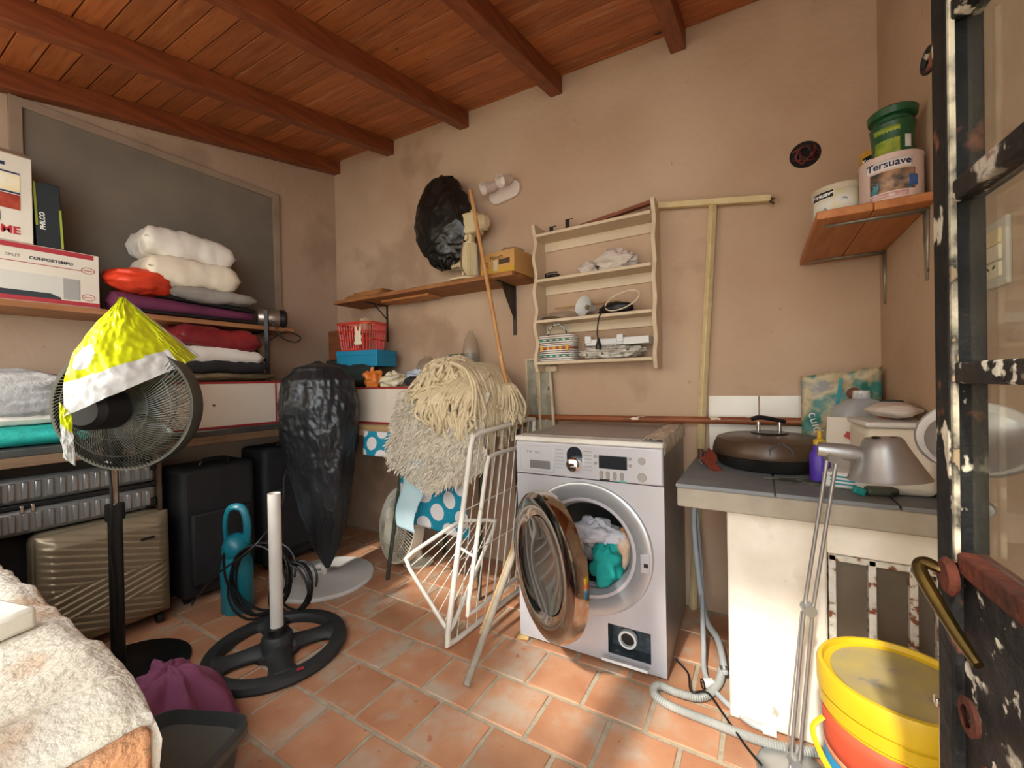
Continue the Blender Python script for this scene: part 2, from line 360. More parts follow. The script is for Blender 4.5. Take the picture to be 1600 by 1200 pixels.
# ================================================================ COUNTER IN THE RIGHT CORNER
ctr = thing('masonry_counter', 'tiled grey counter on a flaking white masonry base in the right corner', 'counter', (0, 1.45, 0))
gt = mat('blue_grey_tile', '#6e7378', '#7f8486', rough=.55, scale=6, bump=.05)
CZ = .745
box('slab', (.088, .36, CZ-.0325), (.65, .716, .065), concrete, ctr, bevel=.006)
for (x0, x1) in ((-.24, .035), (.038, .311), (.314, .413)):
    for (y0, y1) in ((-.008, .352), (.355, .718)):
        box('counter_tile', ((x0+x1)/2, (y0+y1)/2, CZ+.006), (x1-x0-.002, y1-y0-.002, .012), gt, ctr, bevel=.0015)
box('base_wall', (.034, .12, .34), (.26, .12, .68), white_plaster, ctr, bevel=.008)
box('lintel', (.287, .12, .63), (.246, .118, .098), white_plaster, ctr, bevel=.005)
rw = mat('rusty_white_metal', '#d9d5ca', '#c9c4b6', '#80492b', rough=.7, scale=45, bump=.3, c3t=.62, lo=.4, hi=.55)
oldpane = mat('dirty_brown_pane', '#5d5347', '#6b6052', '#a09a8e', rough=.35, scale=6, c3t=.74)
vf = MB()
for x in (.176, .266, .352, .405): vf.box((x, .075, .29), (.017, .03, .58))
for z in (.571, .012): vf.box((.29, .075, z), (.245, .03, .017))
vf.build('metal_grille', rw, ctr, bevel=.002)
for (x0, x1) in ((.185, .257), (.275, .343), (.361, .396)): box('pane', ((x0+x1)/2, .082, .29), (x1-x0-.001, .006, .54), oldpane, ctr, bevel=0)
box('batten', (-.16, .69, .60), (.14, .04, .03), mat('dark_batten', '#4a3c30', '#5a4a3b', scale=9), ctr)
wb = [o for o in bpy.data.objects if o.name == 'wall_back'][0]
wt = mat('glazed_white_tile', '#e6dfcd', '#eee8d9', rough=.25, scale=3)
for (x0, x1) in ((-.206, -.003), (0, .203), (.206, .409)):
    for (z0, z1) in ((.76, .885), (.888, 1.015)):
        box('wall_tile', ((x0+x1)/2, WB-.004, (z0+z1)/2), (x1-x0-.002, .008, z1-z0-.002), wt, wb, bevel=.001)
# T-shaped cream steel post against the back wall and the wooden rail
cs = mat('cream_painted_steel', '#d9c594', '#cdb684', '#6b5130', rough=.55, scale=22, c3t=.76)
tp = thing('steel_t_post', 'cream steel T-shaped post leaning against the back wall', 'post', (-.285, WB-.03, 0))
MB().tube([(0, 0, .0), (.05, 0, .887), (.113, 0, 1.90)], .019, 4).build('upright', cs, tp, bevel=.003)
MB().tube([(-.145, -.004, 1.945), (.34, -.004, 1.868)], .02, 4).build('crossbar', cs, tp, bevel=.003)
MB().tube([(.33, -.006, 1.87), (.348, -.010, 1.862), (.335, -.014, 1.852), (.352, -.008, 1.842)], .006, 6).build('rag', mat('dark_rag', '#4b3a2a'), tp)
tag(tube('wooden_rail', [(-1.16, WB-.055, .893), (-.6, WB-.055, .898), (-.1, WB-.055, .905), (.31, WB-.055, .91)], .0165,
         mat('flaking_varnished_rail', '#9a5a30', '#7d4222', '#e3d3bd', rough=.5, scale=18, stretch=(.35, 1, 1), c3t=.66), seg=12), 'round wooden handrail with flaking varnish across the back wall', 'rail')
# ================================================================ WASHING MACHINE
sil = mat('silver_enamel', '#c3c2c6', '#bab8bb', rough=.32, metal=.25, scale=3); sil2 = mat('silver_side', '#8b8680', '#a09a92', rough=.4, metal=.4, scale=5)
chrome = mat('chrome', '#dcdcdc', rough=.08, metal=1); blk = mat('black_plastic', '#151617', rough=.4); dgl = mat('dark_display', '#20262c', rough=.12)
wm = thing('washing_machine', 'silver front-loading washing machine with its round door ajar', 'washing machine', (-.6, 1.565, .012), R(1.5))
cz, RR = .425, .262                                     # porthole centre and radius of its surround
W2, D, Ht = .30, .55, .835
shell = MB()
shell.add([(-W2, 0, 0), (-W2, D, 0), (-W2, D, Ht), (-W2, 0, Ht)], [(0, 1, 2, 3)])
shell.add([(W2, 0, 0), (W2, D, 0), (W2, D, Ht), (W2, 0, Ht)], [(0, 1, 2, 3)])
shell.add([(-W2, D, 0), (W2, D, 0), (W2, D, Ht), (-W2, D, Ht)], [(0, 1, 2, 3)])
shell.add([(-W2, 0, 0), (W2, 0, 0), (W2, D, 0), (-W2, D, 0)], [(0, 1, 2, 3)])
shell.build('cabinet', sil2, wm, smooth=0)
# front sheet with a round opening and a square filter opening left out
fz1 = .695; hole = .185
N = 64; rim = []; outer = []
for i in range(N):
    a = 2*math.pi*i/N; c_, s_ = math.cos(a), math.sin(a)
    k = min((W2/abs(c_)) if abs(c_) > 1e-6 else 9, ((fz1-cz) if s_ > 0 else cz-.155)/abs(s_) if abs(s_) > 1e-6 else 9)
    outer.append((c_*k, 0, cz+s_*k)); rim.append((c_*hole, 0, cz+s_*hole))
fm = MB().add(rim+outer, [(i, (i+1) % N, N+(i+1) % N, N+i) for i in range(N)])
for (sx, z_) in ((-W2, fz1), (W2, fz1), (-W2, .155), (W2, .155)):   # square off the corners
    best = sorted(outer, key=lambda p: (p[0]-sx)**2+(p[2]-z_)**2)[:2]
    fm.add([best[0], best[1], (sx, 0, z_)], [(0, 1, 2)])
hx0, hx1, hz0, hz1 = .085, .245, .035, .148
fm.add([(-W2, 0, 0), (hx0, 0, 0), (hx0, 0, .155), (-W2, 0, .155)], [(0, 1, 2, 3)]).add([(hx1, 0, 0), (W2, 0, 0), (W2, 0, .155), (hx1, 0, .155)], [(0, 1, 2, 3)])
fm.add([(hx0, 0, 0), (hx1, 0, 0), (hx1, 0, hz0), (hx0, 0, hz0)], [(0, 1, 2, 3)]).add([(hx0, 0, hz1), (hx1, 0, hz1), (hx1, 0, .155), (hx0, 0, .155)], [(0, 1, 2, 3)])
fm.build('front_panel', sil, wm, smooth=0, solid=.003)
lathe('door_surround', [(.262, .0), (.258, -.010), (.25, -.013), (.215, -.006), (.198, -.002), (.19, .004), (.184, .02)], mat('silver_ring', '#b9bcbf', rough=.25, metal=.6), wm, 56, axis_to((0, 0, cz), (0, 1, 0)))
lathe('gasket', [(.19, .004), (.178, .012), (.17, .03), (.176, .05), (.165, .07)], mat('grey_rubber', '#8d9093', rough=.6), wm, 48, axis_to((0, 0, cz), (0, 1, 0)))
lathe('drum', [(.166, .06), (.215, .085), (.22, .40), (0, .42)], mat('steel_drum', '#8f9194', rough=.3, metal=.9), wm, 40, axis_to((0, 0, cz), (0, 1, 0)))
lk = box('lock_plate', (.232, -.012, cz-.015), (.034, .012, .07), sil, wm, bevel=.002); box('latch_slot', (.236, -.019, cz-.02), (.016, .003, .014), blk, lk, bevel=0)
# control panel
cpn = MB().prism([(-W2, fz1+.004), (W2, fz1+.004), (W2, Ht), (-W2, Ht)], -.012, .02, 'y').build('control_panel', sil, wm, bevel=.006)
box('panel_drawer', (-.2, -.0135, .765), (.155, .005, .105), sil, cpn, bevel=.003)
dh = box('drawer_recess', (-.185, -.0165, .742), (.092, .003, .034), mat('drawer_grip', '#8c8c8c', rough=.3, metal=.6), cpn, bevel=.008)
text('S M   NG', .016, mat('grey_print', '#7d7d80'), cpn, (-.245, -.0165, .787))
MB().prism([(-.035+.032*math.cos(a), .772+.032*math.sin(a)+(.02 if math.sin(a) >= 0 else -.012)) for a in [i*math.pi/12 for i in range(24)]], -.0145, -.012, 'y').build('dial_backing', dgl, cpn)
lathe('dial', [(0, .036), (.022, .034), (.028, .028), (.030, 0)], chrome, cpn, 28, axis_to((-.033, -.012, .757), (0, -1, 0)))
pr = mat('faint_print', '#8b8d92')
for i in range(6):
    for x in (-.098, .018): box('programme_mark', (x, -.0125, .735+i*.0145), (.034, .001, .0022), pr, cpn, bevel=0)
box('display', (.118, -.0135, .772), (.108, .005, .05), dgl, cpn, bevel=.005)
for x in (.073, .098, .125, .152): MB().prism([(x+.0075*math.cos(a), .722+.0075*math.sin(a)+(.008 if math.sin(a) >= 0 else -.008)) for a in [i*math.pi/8 for i in range(16)]], -.0145, -.012, 'y').build('button', sil2, cpn, bevel=.001)
for (x, z, r) in ((.225, .785, .0125), (.225, .725, .015), (.183, .79, .006), (.183, .765, .006), (.05, .79, .006), (.05, .765, .006)):
    lathe('button', [(0, .003), (r, .003), (r*1.1, 0)], sil2, cpn, 18, axis_to((x, -.012, z), (0, -1, 0)))
box('badge', (.085, -.0125, .703), (.04, .0015, .008), blk, cpn, bevel=0)
box('badge', (.145, -.0125, .703), (.05, .001, .005), mat('green_print', '#5f9a8e'), cpn, bevel=0)
# lid with crumpled dust sheet
box('lid', (0, .27, Ht+.011), (.604, .575, .022), mat('white_lid_edge', '#d9d6cd', '#c9c3b6', rough=.35, scale=9), wm, bevel=.006)
box('lid_top', (-.005, .28, Ht+.0235), (.55, .5, .003), mat('grey_lid', '#8f8a88', '#9d9794', rough=.35, scale=4), wm, bevel=0)
film = mat('crumpled_clear_film', '#b8ab98', '#d6cbb8', rough=.2, scale=25, bump=.5)
def film_fn(u, v):
    x = .225+.09*u; yy = -.01+.58*v; drop = max(0, (x-.298))*0
    z = Ht+.026+.012*abs(nz(u*4, v*9))+(.004 if .1 < u < .9 else 0) - (.05*max(0, u-.84)/.16)
    return Vector((min(x, .306)+.004*nz(v*12, u), yy, z))
MB().grid(film_fn, 18, 60).build('plastic_film', film, wm, solid=.0008, label='crumpled clear plastic film over the lid edge')
# filter opening low on the right
fh = MB(); fh.add([(hx0, .0, hz0), (hx1, .0, hz0), (hx1, .06, hz0), (hx0, .06, hz0)], [(0, 1, 2, 3)]).add([(hx0, .06, hz0), (hx1, .06, hz0), (hx1, .06, hz1), (hx0, .06, hz1)], [(0, 1, 2, 3)])
fh.add([(hx0, 0, hz1), (hx1, 0, hz1), (hx1, .06, hz1), (hx0, .06, hz1)], [(0, 1, 2, 3)]).add([(hx0, 0, hz0), (hx0, .06, hz0), (hx0, .06, hz1), (hx0, 0, hz1)], [(0, 1, 2, 3)]).add([(hx1, 0, hz0), (hx1, .06, hz0), (hx1, .06, hz1), (hx1, 0, hz1)], [(0, 1, 2, 3)])
fh.build('filter_recess', mat('filter_grime', '#23282b', '#4d5a60', '#8a8474', rough=.4, scale=30, c3t=.7), wm, smooth=0, fix=False)
lathe('filter_cap', [(.026, .0), (.034, .0), (.036, .008), (.034, .022), (.026, .022)], mat('white_plastic', '#dcdcd8', rough=.4), wm, 28, axis_to((.155, .035, .092), (0, -1, 0)))
lathe('filter_hole', [(0, .004), (.026, .004)], blk, wm, 24, axis_to((.155, .03, .092), (0, -1, 0)))
box('filter_flap', (.155, -.024, .024), (.17, .04, .010), mat('white_plastic', '#dcdcd8'), wm, bevel=.002, rot=Euler((R(-20), 0, 0)))
for x in (-.27, .27):
    for y_ in (.03, .52): lathe('foot', [(0, -.012), (.02, -.012), (.018, 0), (0, 0)], blk, wm, 14, Matrix.Translation((x, y_, 0)))
# porthole door, hinged on the left, about a third open
dr = bpy.data.objects.new('porthole_door', None); COL.objects.link(dr); dr.parent = wm; dr.location = (-.262, -.014, cz); dr.rotation_euler = (0, 0, R(-40))
A = axis_to((.258, -.012, 0), (0, -1, 0))
lathe('door_rim', [(.165, .0), (.168, .03), (.19, .045), (.235, .048), (.254, .038), (.26, .015), (.256, -.012), (.2, -.014), (.165, 0)], mat('smoked_chrome', '#b8aea6', rough=.12, metal=1), dr, 56, A)
lathe('door_glass', [(0, .022), (.09, .02), (.15, .028), (.168, .034)], mat('smoked_glass', '#5c5a58', rough=.05, metal=.7), dr, 48, A)
lathe('glass_bowl', [(.168, .0), (.150, -.03), (.13, -.085), (.09, -.105), (0, -.11)], glassmat('clear_bowl', '#dfe3e3', 1.0, .03, .45), dr, 48, A)
box('hinge', (-.005, .0, 0), (.03, .03, .09), sil2, dr, bevel=.003)
# laundry inside the drum
def rag(name, c, d, m, seed, label, cat='clothing', n=26, w=.6, cr=.12):
    def fn(u, v):
        a = 2*math.pi*u; b = math.pi*(v-.5); k = 1+w*(.38*nz(math.cos(a)*1.6+seed, math.sin(a)*1.6, b*1.6)+.12*nz(math.cos(a)*4+seed, math.sin(a)*4, b*4))+.02*nz(math.cos(a)*9, math.sin(a)*9+seed, b*9)+cr*((.3-abs(nz(math.cos(a)*3+seed, math.sin(a)*3, b*3)))+.5*(.3-abs(nz(math.cos(a)*7, math.sin(a)*7+seed, b*7))))
        return Vector((c[0]+d[0]*math.cos(a)*math.cos(b)*k, c[1]+d[1]*math.sin(a)*math.cos(b)*k, c[2]+d[2]*math.sin(b)*k))
    return tag(MB().grid(fn, n, n, wrapu=True).build(name, m, smooth=80), label, cat)
teal = mat('teal_cloth', '#159c93', '#1fb0a4', rough=.85, scale=9, bump=.4); wht = mat('white_cloth', '#dcd9dc', '#c9c6cc', '#8d5a86', rough=.9, scale=14, bump=.4, c3t=.76)
rag('teal_shirt', (-.545, 1.655, .35), (.075, .07, .08), teal, 3, 'teal garment bundled in the washing machine drum', n=40, w=1.3)
rag('white_shirt', (-.60, 1.70, .455), (.11, .07, .05), wht, 8, 'white garment with purple print at the top of the drum', n=40, w=1.2)
rag('orange_towel', (-.482, 1.70, .40), (.035, .05, .085), mat('orange_towel', '#d58d4d', '#e6dccb', scale=14, rough=.9), 5, 'orange and white towel at the right of the drum')
rag('grey_garment', (-.62, 1.75, .37), (.10, .06, .06), mat('grey_cloth', '#8f8d90', '#a19ea0', scale=9, rough=.9), 11, 'grey garment behind the teal one in the drum')
tag(MB().box((-.885, 1.555, .005), (.05, .03, .010), Euler((0, 0, .3)).to_matrix()).build('wood_wedge', mat('raw_wood', '#d3b376', '#c19c5c', scale=12), bevel=.001), 'small pale wood wedge under the washing machine corner', 'wedge')
# hoses and leads beside the machine
grey_h = mat('grey_hose', '#a5a8a8', '#b4b6b4', rough=.5, scale=9)
def ribbed(name, pts, r, m, pitch=.007):
    P = spline(pts, 40); L = [0]
    for a, b in zip(P[:-1], P[1:]): L.append(L[-1]+(b-a).length)
    n = int(L[-1]/(pitch/2)); Q = []; j = 0
    for i in range(n+1):
        s = L[-1]*i/n
        while j < len(L)-2 and L[j+1] < s: j += 1
        Q.append(P[j].lerp(P[j+1], (s-L[j])/max(1e-9, L[j+1]-L[j])))
    return MB().tube(Q, [r*(1 if i % 2 else .86) for i in range(len(Q))], 12).build(name, m)
hz = .016
pts = [at(1128, 1045, Z=.03), at(1122, 1068, Z=hz), at(1098, 1089, Z=hz), at(1060, 1083, Z=hz), at(1029, 1071, Z=hz), at(1022, 1084, Z=hz), at(1048, 1103, Z=hz), at(1110, 1128, Z=hz), at(1180, 1155, Z=hz), at(1240, 1171, Z=hz), at(1305, 1178, Z=hz)]
tag(ribbed('drain_hose', pts, .014, mat('pale_grey_hose', '#a3a49d', '#92938d', rough=.5, scale=9)), 'pale ribbed drain hose looped on the tiles before the counter', 'hose')
hs = thing('supply_hose', 'smooth grey water hose hanging between the machine and the counter', 'hose', (0, 0, 0))
tube('hose', spline([(-.262, 2.08, .56), (-.258, 2.02, .40), at(1100, 955, Y=1.93), at(1122, 1000, Y=1.80), at(1131, 1040, Z=.05), at(1133, 1052, Z=.03)], 8), .0125, grey_h, hs, 10)
tube('clamp', [at(1131, 1040, Z=.055), at(1132, 1046, Z=.045)], .0155, mat('steel_clamp', '#8b8880', metal=.8, rough=.4), hs, 12)
tube('hose', spline([(-.262, 2.10, .54), at(1096, 900, Y=2.0), at(1099, 1000, Z=.06), at(1105, 1062, Z=.015), at(1160, 1120, Z=.012), at(1195, 1140, Z=.014)], 8), .0095, grey_h, hs, 10)
tube('coupling', [at(1192, 1139, Z=.016), at(1214, 1146, Z=.018)], .014, mat('white_coupling', '#e2e0d8'), hs, 12)
tag(tube('power_lead', spline([at(1056, 1030, Z=.02), at(1075, 1052, Z=.006), at(1080, 1080, Z=.034), at(1105, 1082, Z=.036), at(1130, 1115, Z=.022), at(1165, 1165, Z=.022), at(1190, 1195, Z=.026)], 8), .0035, blk), 'thin black cable trailing over the ribbed hose', 'cable')
pl = thing('plug_adapter', 'white plug adapter lying on the floor by the hoses', 'plug', at(1108, 1075, Z=0), .5)
box('body', (0, 0, .017), (.036, .026, .026), mat('white_plastic', '#dcdcd8'), pl, bevel=.005); lathe('ring', [(.014, 0), (.017, 0), (.017, .004), (.014, .004)], blk, pl, 18, axis_to((-.022, -.004, .017), (-1, 0, 0)))
# ================================================================ LEFT WALL
shelfwood = mat('varnished_shelf_wood', '#8f5c36', '#a5714a', rough=.5, scale=5, stretch=(8, 1, 8), bump=.05)
oldwood = mat('old_bench_wood', '#6b5138', '#80644a', rough=.7, scale=6, stretch=(8, 1, 8))
darkboard = mat('dark_board', '#33332f', '#45443e', rough=.6, scale=6)
blksteel = mat('black_steel', '#1c1e1f', rough=.45, metal=.3)
sh = thing('long_shelf', 'long varnished wooden shelf on the left wall', 'shelf', (XL, 0, 1.44))
box('board', (.15, .76, .013), (.299, 1.72, .027), shelfwood, sh)
br = MB().tube([(.305, 1.44, -.545), (.305, 1.44, .12)], .014, 4).tube([(.01, 1.44, -.01), (.305, 1.44, -.01)], .009, 4).tube([(.305, 1.44, -.2), (.02, 1.44, -.012)], .007, 6)
br.build('bracket', blksteel, sh, label='black steel upright and arm')
br2 = MB().tube([(.006, .35, -.2), (.006, .35, -.006), (.27, .35, -.006)], .009, 4); br2.build('bracket', blksteel, sh)
bn = thing('left_bench', 'long wooden bench with a dark top along the left wall', 'bench', (XL, 0, 0))
box('top', (.25, .99, .866), (.499, 2.2, .028), darkboard, bn)
box('front_rail', (.485, .80, .832), (.022, 1.75, .04), oldwood, bn)
for xx, yy in ((.28, .897), (.44, 1.80)): tube('leg', [(xx, yy, 0), (xx, yy, .852)], .017, mat('worn_post', '#8d7660', '#a3917c', scale=9), bn, 10)
BT = .881
# --- boxes on the shelf
ST = 1.4675
def carton(name, label, x, y0, y1, z0, z1, depth, m, cat='box', tilt=0):
    t = thing(name, label, cat, (x, (y0+y1)/2, z0), R(90)); w_ = y1-y0; h = z1-z0
    t.rotation_euler = (0, tilt, R(90))
    box('carton', (0, depth/2, h/2), (w_, depth, h), m, t, bevel=.003)
    return t, w_, h
cw = mat('white_card', '#ddd3c4', '#d2c7b6', rough=.7, scale=3); redp = mat('red_print', '#a93038', rough=.6); dkp = mat('dark_print', '#2b3036', rough=.6)
ac, w_, h = carton('air_conditioner_box', 'white and red air conditioner carton on the left wall shelf', -2.6, -.12, .70, ST, 1.708, .25, cw)
box('red_band', (.055, -.001, h-.014), (w_-.15, .003, .02), redp, ac, bevel=0); box('red_band', (0, -.001, .013), (w_-.004, .003, .018), redp, ac, bevel=0)
text('SPLIT', .018, mat('grey_print2', '#8d8881'), ac, (.13, -.0012, h-.062)); text('CONFORTEMPO', .0175, dkp, ac, (.195, -.0012, h-.062), bold=.0004)
box('print_line', (.17, -.001, h-.079), (.36, .002, .0025), redp, ac, bevel=0)
box('printed_unit', (.12, -.001, .078), (.44, .002, .085), mat('print_grey', '#c9c4ba'), ac, bevel=0); box('printed_grille', (.318, -.0015, .073), (.05, .002, .09), mat('print_grey2', '#9d9a94'), ac, bevel=0)
MB().prism([(-.2, .045), (.255, .045), (.285, .03), (.285, .022), (-.2, .022)], -.0025, -.001, 'y').build('printed_vent', dkp, ac)
for z in (h-.075, .045): MB().tube([(.372+.021*math.cos(a), -.0012, z+.014*math.sin(a)) for a in [i*math.pi/10 for i in range(20)]], .0012, 4, closed=True).box((.372, -.0008, z), (.028, .001, .003)).build('round_stamp', redp, ac)
hb, w_, h = carton('appliance_box', 'tall white appliance carton with food pictures standing on the air conditioner carton', -2.6, .10, .50, 1.709, 2.06, .24, cw)
MB().add([(-.2, 0, h), (.2, 0, h), (.2, .10, h+.05), (-.2, .10, h+.05)], [(0, 1, 2, 3)]).build('flap', mat('card_flap', '#a8937c'), hb, solid=.003, smooth=0)
for z, hh in ((h-.075, .006), (h-.155, .006)): box('blue_line', (.03, -.001, z), (.27, .002, hh), mat('navy_print', '#262d4a'), hb, bevel=0)
box('food_picture', (.03, -.001, h-.115), (.27, .002, .066), mat('food_print', '#e5d3a8', '#e9e2d0', '#b86a3c', scale=22, c3t=.66), hb, bevel=0)
box('food_picture', (.03, -.001, h-.192), (.27, .002, .06), mat('food_print2', '#8d2a1e', '#b64a2c', '#45202a', scale=24, c3t=.66), hb, bevel=0)
text('1', .055, mat('navy_print', '#262d4a'), hb, (.095, -.0012, .075)); text('HOME', .042, mat('red_text', '#b3242c'), hb, (.045, -.0012, .03), bold=.0012)
for i in range(4): box('icon', (-.02+.045*i, -.001, h-.045), (.022, .002, .014), mat('navy_print', '#262d4a'), hb, bevel=.004)
ph, w_, h = carton('radio_box', 'slim black carton with green edges leaning by the appliance carton', -2.615, .512, .592, 1.709, 1.985, .22, mat('black_card', '#20272a', '#2a3336', scale=4, rough=.5), tilt=R(-2))
for x, z0, z1 in ((-.036, .09, h-.004), (.036, .004, .17)): box('green_edge', (x, -.001, (z0+z1)/2), (.007, .003, z1-z0), mat('lime_print', '#98a63a'), ph, bevel=0)
text('PHILCO', .021, mat('white_print', '#e5e5df'), ph, (-.012, -.0012, .075), (R(90), R(-90), 0), bold=.0008)
# --- soft things on the shelf
pb = thing('folded_lounger', 'purple fabric lounger folded flat with black trim on the left wall shelf', 'folding chair', (-2.66, 1.06, ST))
def roll(u, v):
    a = 2*math.pi*u; t = (v-.5)*.66; hh = .052-.018*v; e = min(1, (1-abs(v-.5)*2)*12)**.5
    return Vector((.085*math.cos(a)*e+.004*nz(a, v*6), t, .05-.012*v+hh*math.sin(a)*e*(1+.1*nz(v*7, a))))
MB().grid(roll, 24, 30, wrapu=True).build('fabric', mat('purple_fabric', '#561d3c', '#682746', rough=.8, scale=7, bump=.3), pb)
MB().tube([(.09, -.32, .012), (.09, .32, .009)], .008, 8).tube([(.05, -.1, .104), (.06, .32, .078)], .014, 8).build('frame', blksteel, pb)
rag('red_bag', (-2.64, .855, 1.625), (.10, .135, .06), mat('red_nylon', '#d2391f', '#e04a2a', rough=.45, scale=6, bump=.3), 21, 'bright red nylon bag on the purple lounger', 'bag', 34)
def cushion(name, label, c, d, m, seed, rz=R(90), tilt=(0, 0), wr=.012, cat='pillow', **k):  # noqa
    return tag(pillow(name, d, m, None, c, (tilt[0], tilt[1], rz), seed, wr, **k), label, cat, 'pillows piled along the left wall' if cat == 'pillow' else 'cushions on the left cabinet')
ivc = mat('ivory_cotton', '#dccdb4', '#e6dac4', rough=.85, scale=5, bump=.35, bscale=14); wc = mat('white_cover', '#d8cfc0', '#e5ded1', rough=.6, scale=5, bump=.35, bscale=16)
cushion('pillow', 'grey satin pillow squashed flat beneath two ivory pillows', (-2.68, 1.17, 1.598), (.42, .28, .075), mat('grey_satin', '#8c867e', '#a09a92', rough=.45, scale=6), 2)
cushion('pillow', 'ivory pillow under the white bagged pillow on the left shelf', (-2.69, 1.075, 1.70), (.43, .30, .16), ivc, 5, wr=.014)
cushion('pillow', 'white bagged pillow on top of the left shelf pile', (-2.70, 1.065, 1.835), (.42, .28, .16), wc, 9, tilt=(0, R(3)), wr=.018)
cn = thing('metal_canister', 'silver cylinder with a black end lying at the end of the left shelf', 'canister', (-2.66, 1.50, ST+.056), 0)
A = axis_to((0, -.07, 0), (.45, 1, 0))
lathe('body', [(0, 0), (.05, 0), (.055, .006), (.055, .115), (.053, .12)], mat('brushed_metal', '#a59a8d', rough=.35, metal=.8), cn, 32, A); lathe('end_cap', [(.053, .12), (.056, .122), (.056, .15), (.045, .162), (0, .164)], blk, cn, 32, A)
lathe('dial', [(.012, 0), (.02, 0), (.02, .012), (.012, .012)], chrome, cn, 20, axis_to((.075, .02, -.015), (1, -.2, 0)))
tag(tube('cable_loop', spline([(-2.565, 1.46, 1.50), (-2.55, 1.52, 1.40), (-2.54, 1.60, 1.375), (-2.55, 1.64, 1.41), (-2.56, 1.56, 1.44), (-2.57, 1.50, 1.41), (-2.575, 1.46, 1.38)], 8), .004, blk), 'black cable looped on the upright below the silver canister', 'cable')
# --- cabinets with red edges on the two benches
crm = mat('cream_laminate', '#d6c6b2', '#dccebb', rough=.45, scale=2); rede = mat('red_edge', '#9c2a2c', rough=.5)
def cabinet(name, label, loc, rz, L, dep, h, splits, knob):
    t = thing(name, label, 'cabinet', loc, rz, 'cream cabinets with red edging')
    box('body', (L/2, dep/2, h/2), (L, dep, h), crm, t, bevel=.002)
    xs = [0]+splits+[L]
    for a, b in zip(xs[:-1], xs[1:]):
        p = box('panel', ((a+b)/2, -.004, h/2), (b-a-.004, .008, h-.02), crm, t, bevel=.002)
        if knob and b-a > .3: lathe('knob', [(0, .006), (.005, .005), (.006, 0)], blk, p, 12, axis_to(((a+b)/2-.02, -.008, h*.5), (0, -1, 0)))
    for z in (.005, h-.005): box('red_edging', (L/2, -.006, z), (L+.002, .012, .010), rede, t, bevel=.001)
    for x in xs[1:-1]+[L-.004]: box('red_edging', (x, -.0062, h/2), (.008 if x < L-.01 else .014, .012, h-.021), rede if knob else crm, t, bevel=.001)
    return t
cabinet('low_cabinet', 'cream low cabinet with red edging on the left bench', (-2.45, .80, BT), R(90), .715, .38, .245, [.61], True)
CB = .862
cabinet('low_cabinet', 'cream low cabinet with red edging on the back table', (-2.74, 1.75, CB), 0, 1.2, .36, .218, [.86, 1.0], False)
# --- soft stack on the left cabinet
CT = BT+.246
rag('brown_blanket', (-2.63, 1.22, CT+.03), (.15, .28, .028), mat('brown_blanket', '#6f5f48', '#82704f', rough=.95, scale=9, bump=.4), 31, 'folded brown blanket on the cream cabinet at left', 'blanket', 30)
cushion('cushion', 'black cushion under the white pillow on the left cabinet', (-2.63, 1.19, CT+.085), (.42, .30, .075), mat('black_cotton', '#1d1c1e', '#29282a', rough=.9, scale=6), 14, cat='cushion')
cushion('pillow', 'plain white pillow under the dark red satin cushion', (-2.63, 1.15, CT+.142), (.46, .30, .10), mat('plain_white_cotton', '#d9d2c6', '#e3ddd2', rough=.85, scale=5, bump=.3, bscale=14), 17, tilt=(0, R(2)))
cushion('cushion', 'dark red satin cushion with gold embroidery atop the left cabinet stack', (-2.63, 1.16, CT+.235), (.42, .30, .125), mat('red_satin', '#5d1620', '#8d2a2a', '#3a0f18', rough=.3, scale=5, c3t=.75), 19, tilt=(R(3), R(3)), cat='cushion', wr=.018)
# --- quilt, teal mat and pillow near the front of the bench
rag('grey_quilt', (-2.62, .38, BT+.185), (.19, .32, .115), mat('quilted_grey', '#9a9896', '#aaa8a5', rough=.9, scale=30, bump=.6, bscale=55), 41, 'rolled grey quilted bedspread on the left bench', 'quilt', 48, .35)
cushion('pillow', 'white pillow peeking out beneath the grey quilt', (-2.60, .30, BT+.105), (.55, .30, .05), wc, 23)
mt = MB()
def matroll(u, v):
    a = 2*math.pi*u; return Vector((-2.50+.075*math.cos(a), -.1+v*.72, BT+.042+.041*math.sin(a)+.003*nz(v*9, a)))
mt.grid(matroll, 28, 20, wrapu=True); tag(mt.build('foam_mat', mat('teal_foam', '#1f9c90', '#2bb3a4', rough=.6, scale=30, bump=.3)), 'teal foam mat lying along the edge of the left bench', 'mat')
# --- things in the far left corner
rag('dark_blanket', (-2.42, 1.90, 1.155), (.30, .15, .085), mat('dark_green_wool', '#1f2a26', '#2b3732', rough=.95, scale=8, bump=.4), 51, 'dark green blanket heaped in the far left corner', 'blanket', 36)
bb = thing('blue_box', 'bright blue cardboard box in the far left corner under the red basket', 'box', (-2.36, 1.95, 1.215), R(8)); box('carton', (.06, 0, .0525), (.34, .20, .105), mat('blue_card', '#0f7ba0', '#1486aa', rough=.6, scale=3), bb, bevel=.003); box('lid', (.06, 0, .09), (.346, .206, .035), mat('blue_card', '#0f7ba0'), bb, bevel=.003)
bk = thing('red_basket', 'red slatted plastic basket with a white bunny on the blue box', 'basket', (-2.33, 1.95, 1.321), R(8))
rp = mat('red_plastic', '#cf3322', rough=.4)
def rr(t, w1, d1):
    a = 2*math.pi*t; p = 5; c_, s_ = math.cos(a), math.sin(a); k = (abs(c_)**p+abs(s_)**p)**(-1/p); return (w1*k*c_, d1*k*s_)
nb = 44
for z, g in ((.006, .86), (.05, .90), (.145, .985), (.185, 1.02)): pass
hoop = MB()
for z, g in ((.006, .86), (.075, .92), (.13, .965), (.178, 1.0), (.188, 1.02)): hoop.tube([(*rr(i/48, .148*g, .10*g), z) for i in range(48)], .0045, 6, closed=True)
hoop.build('rim', rp, bk)
slt = MB()
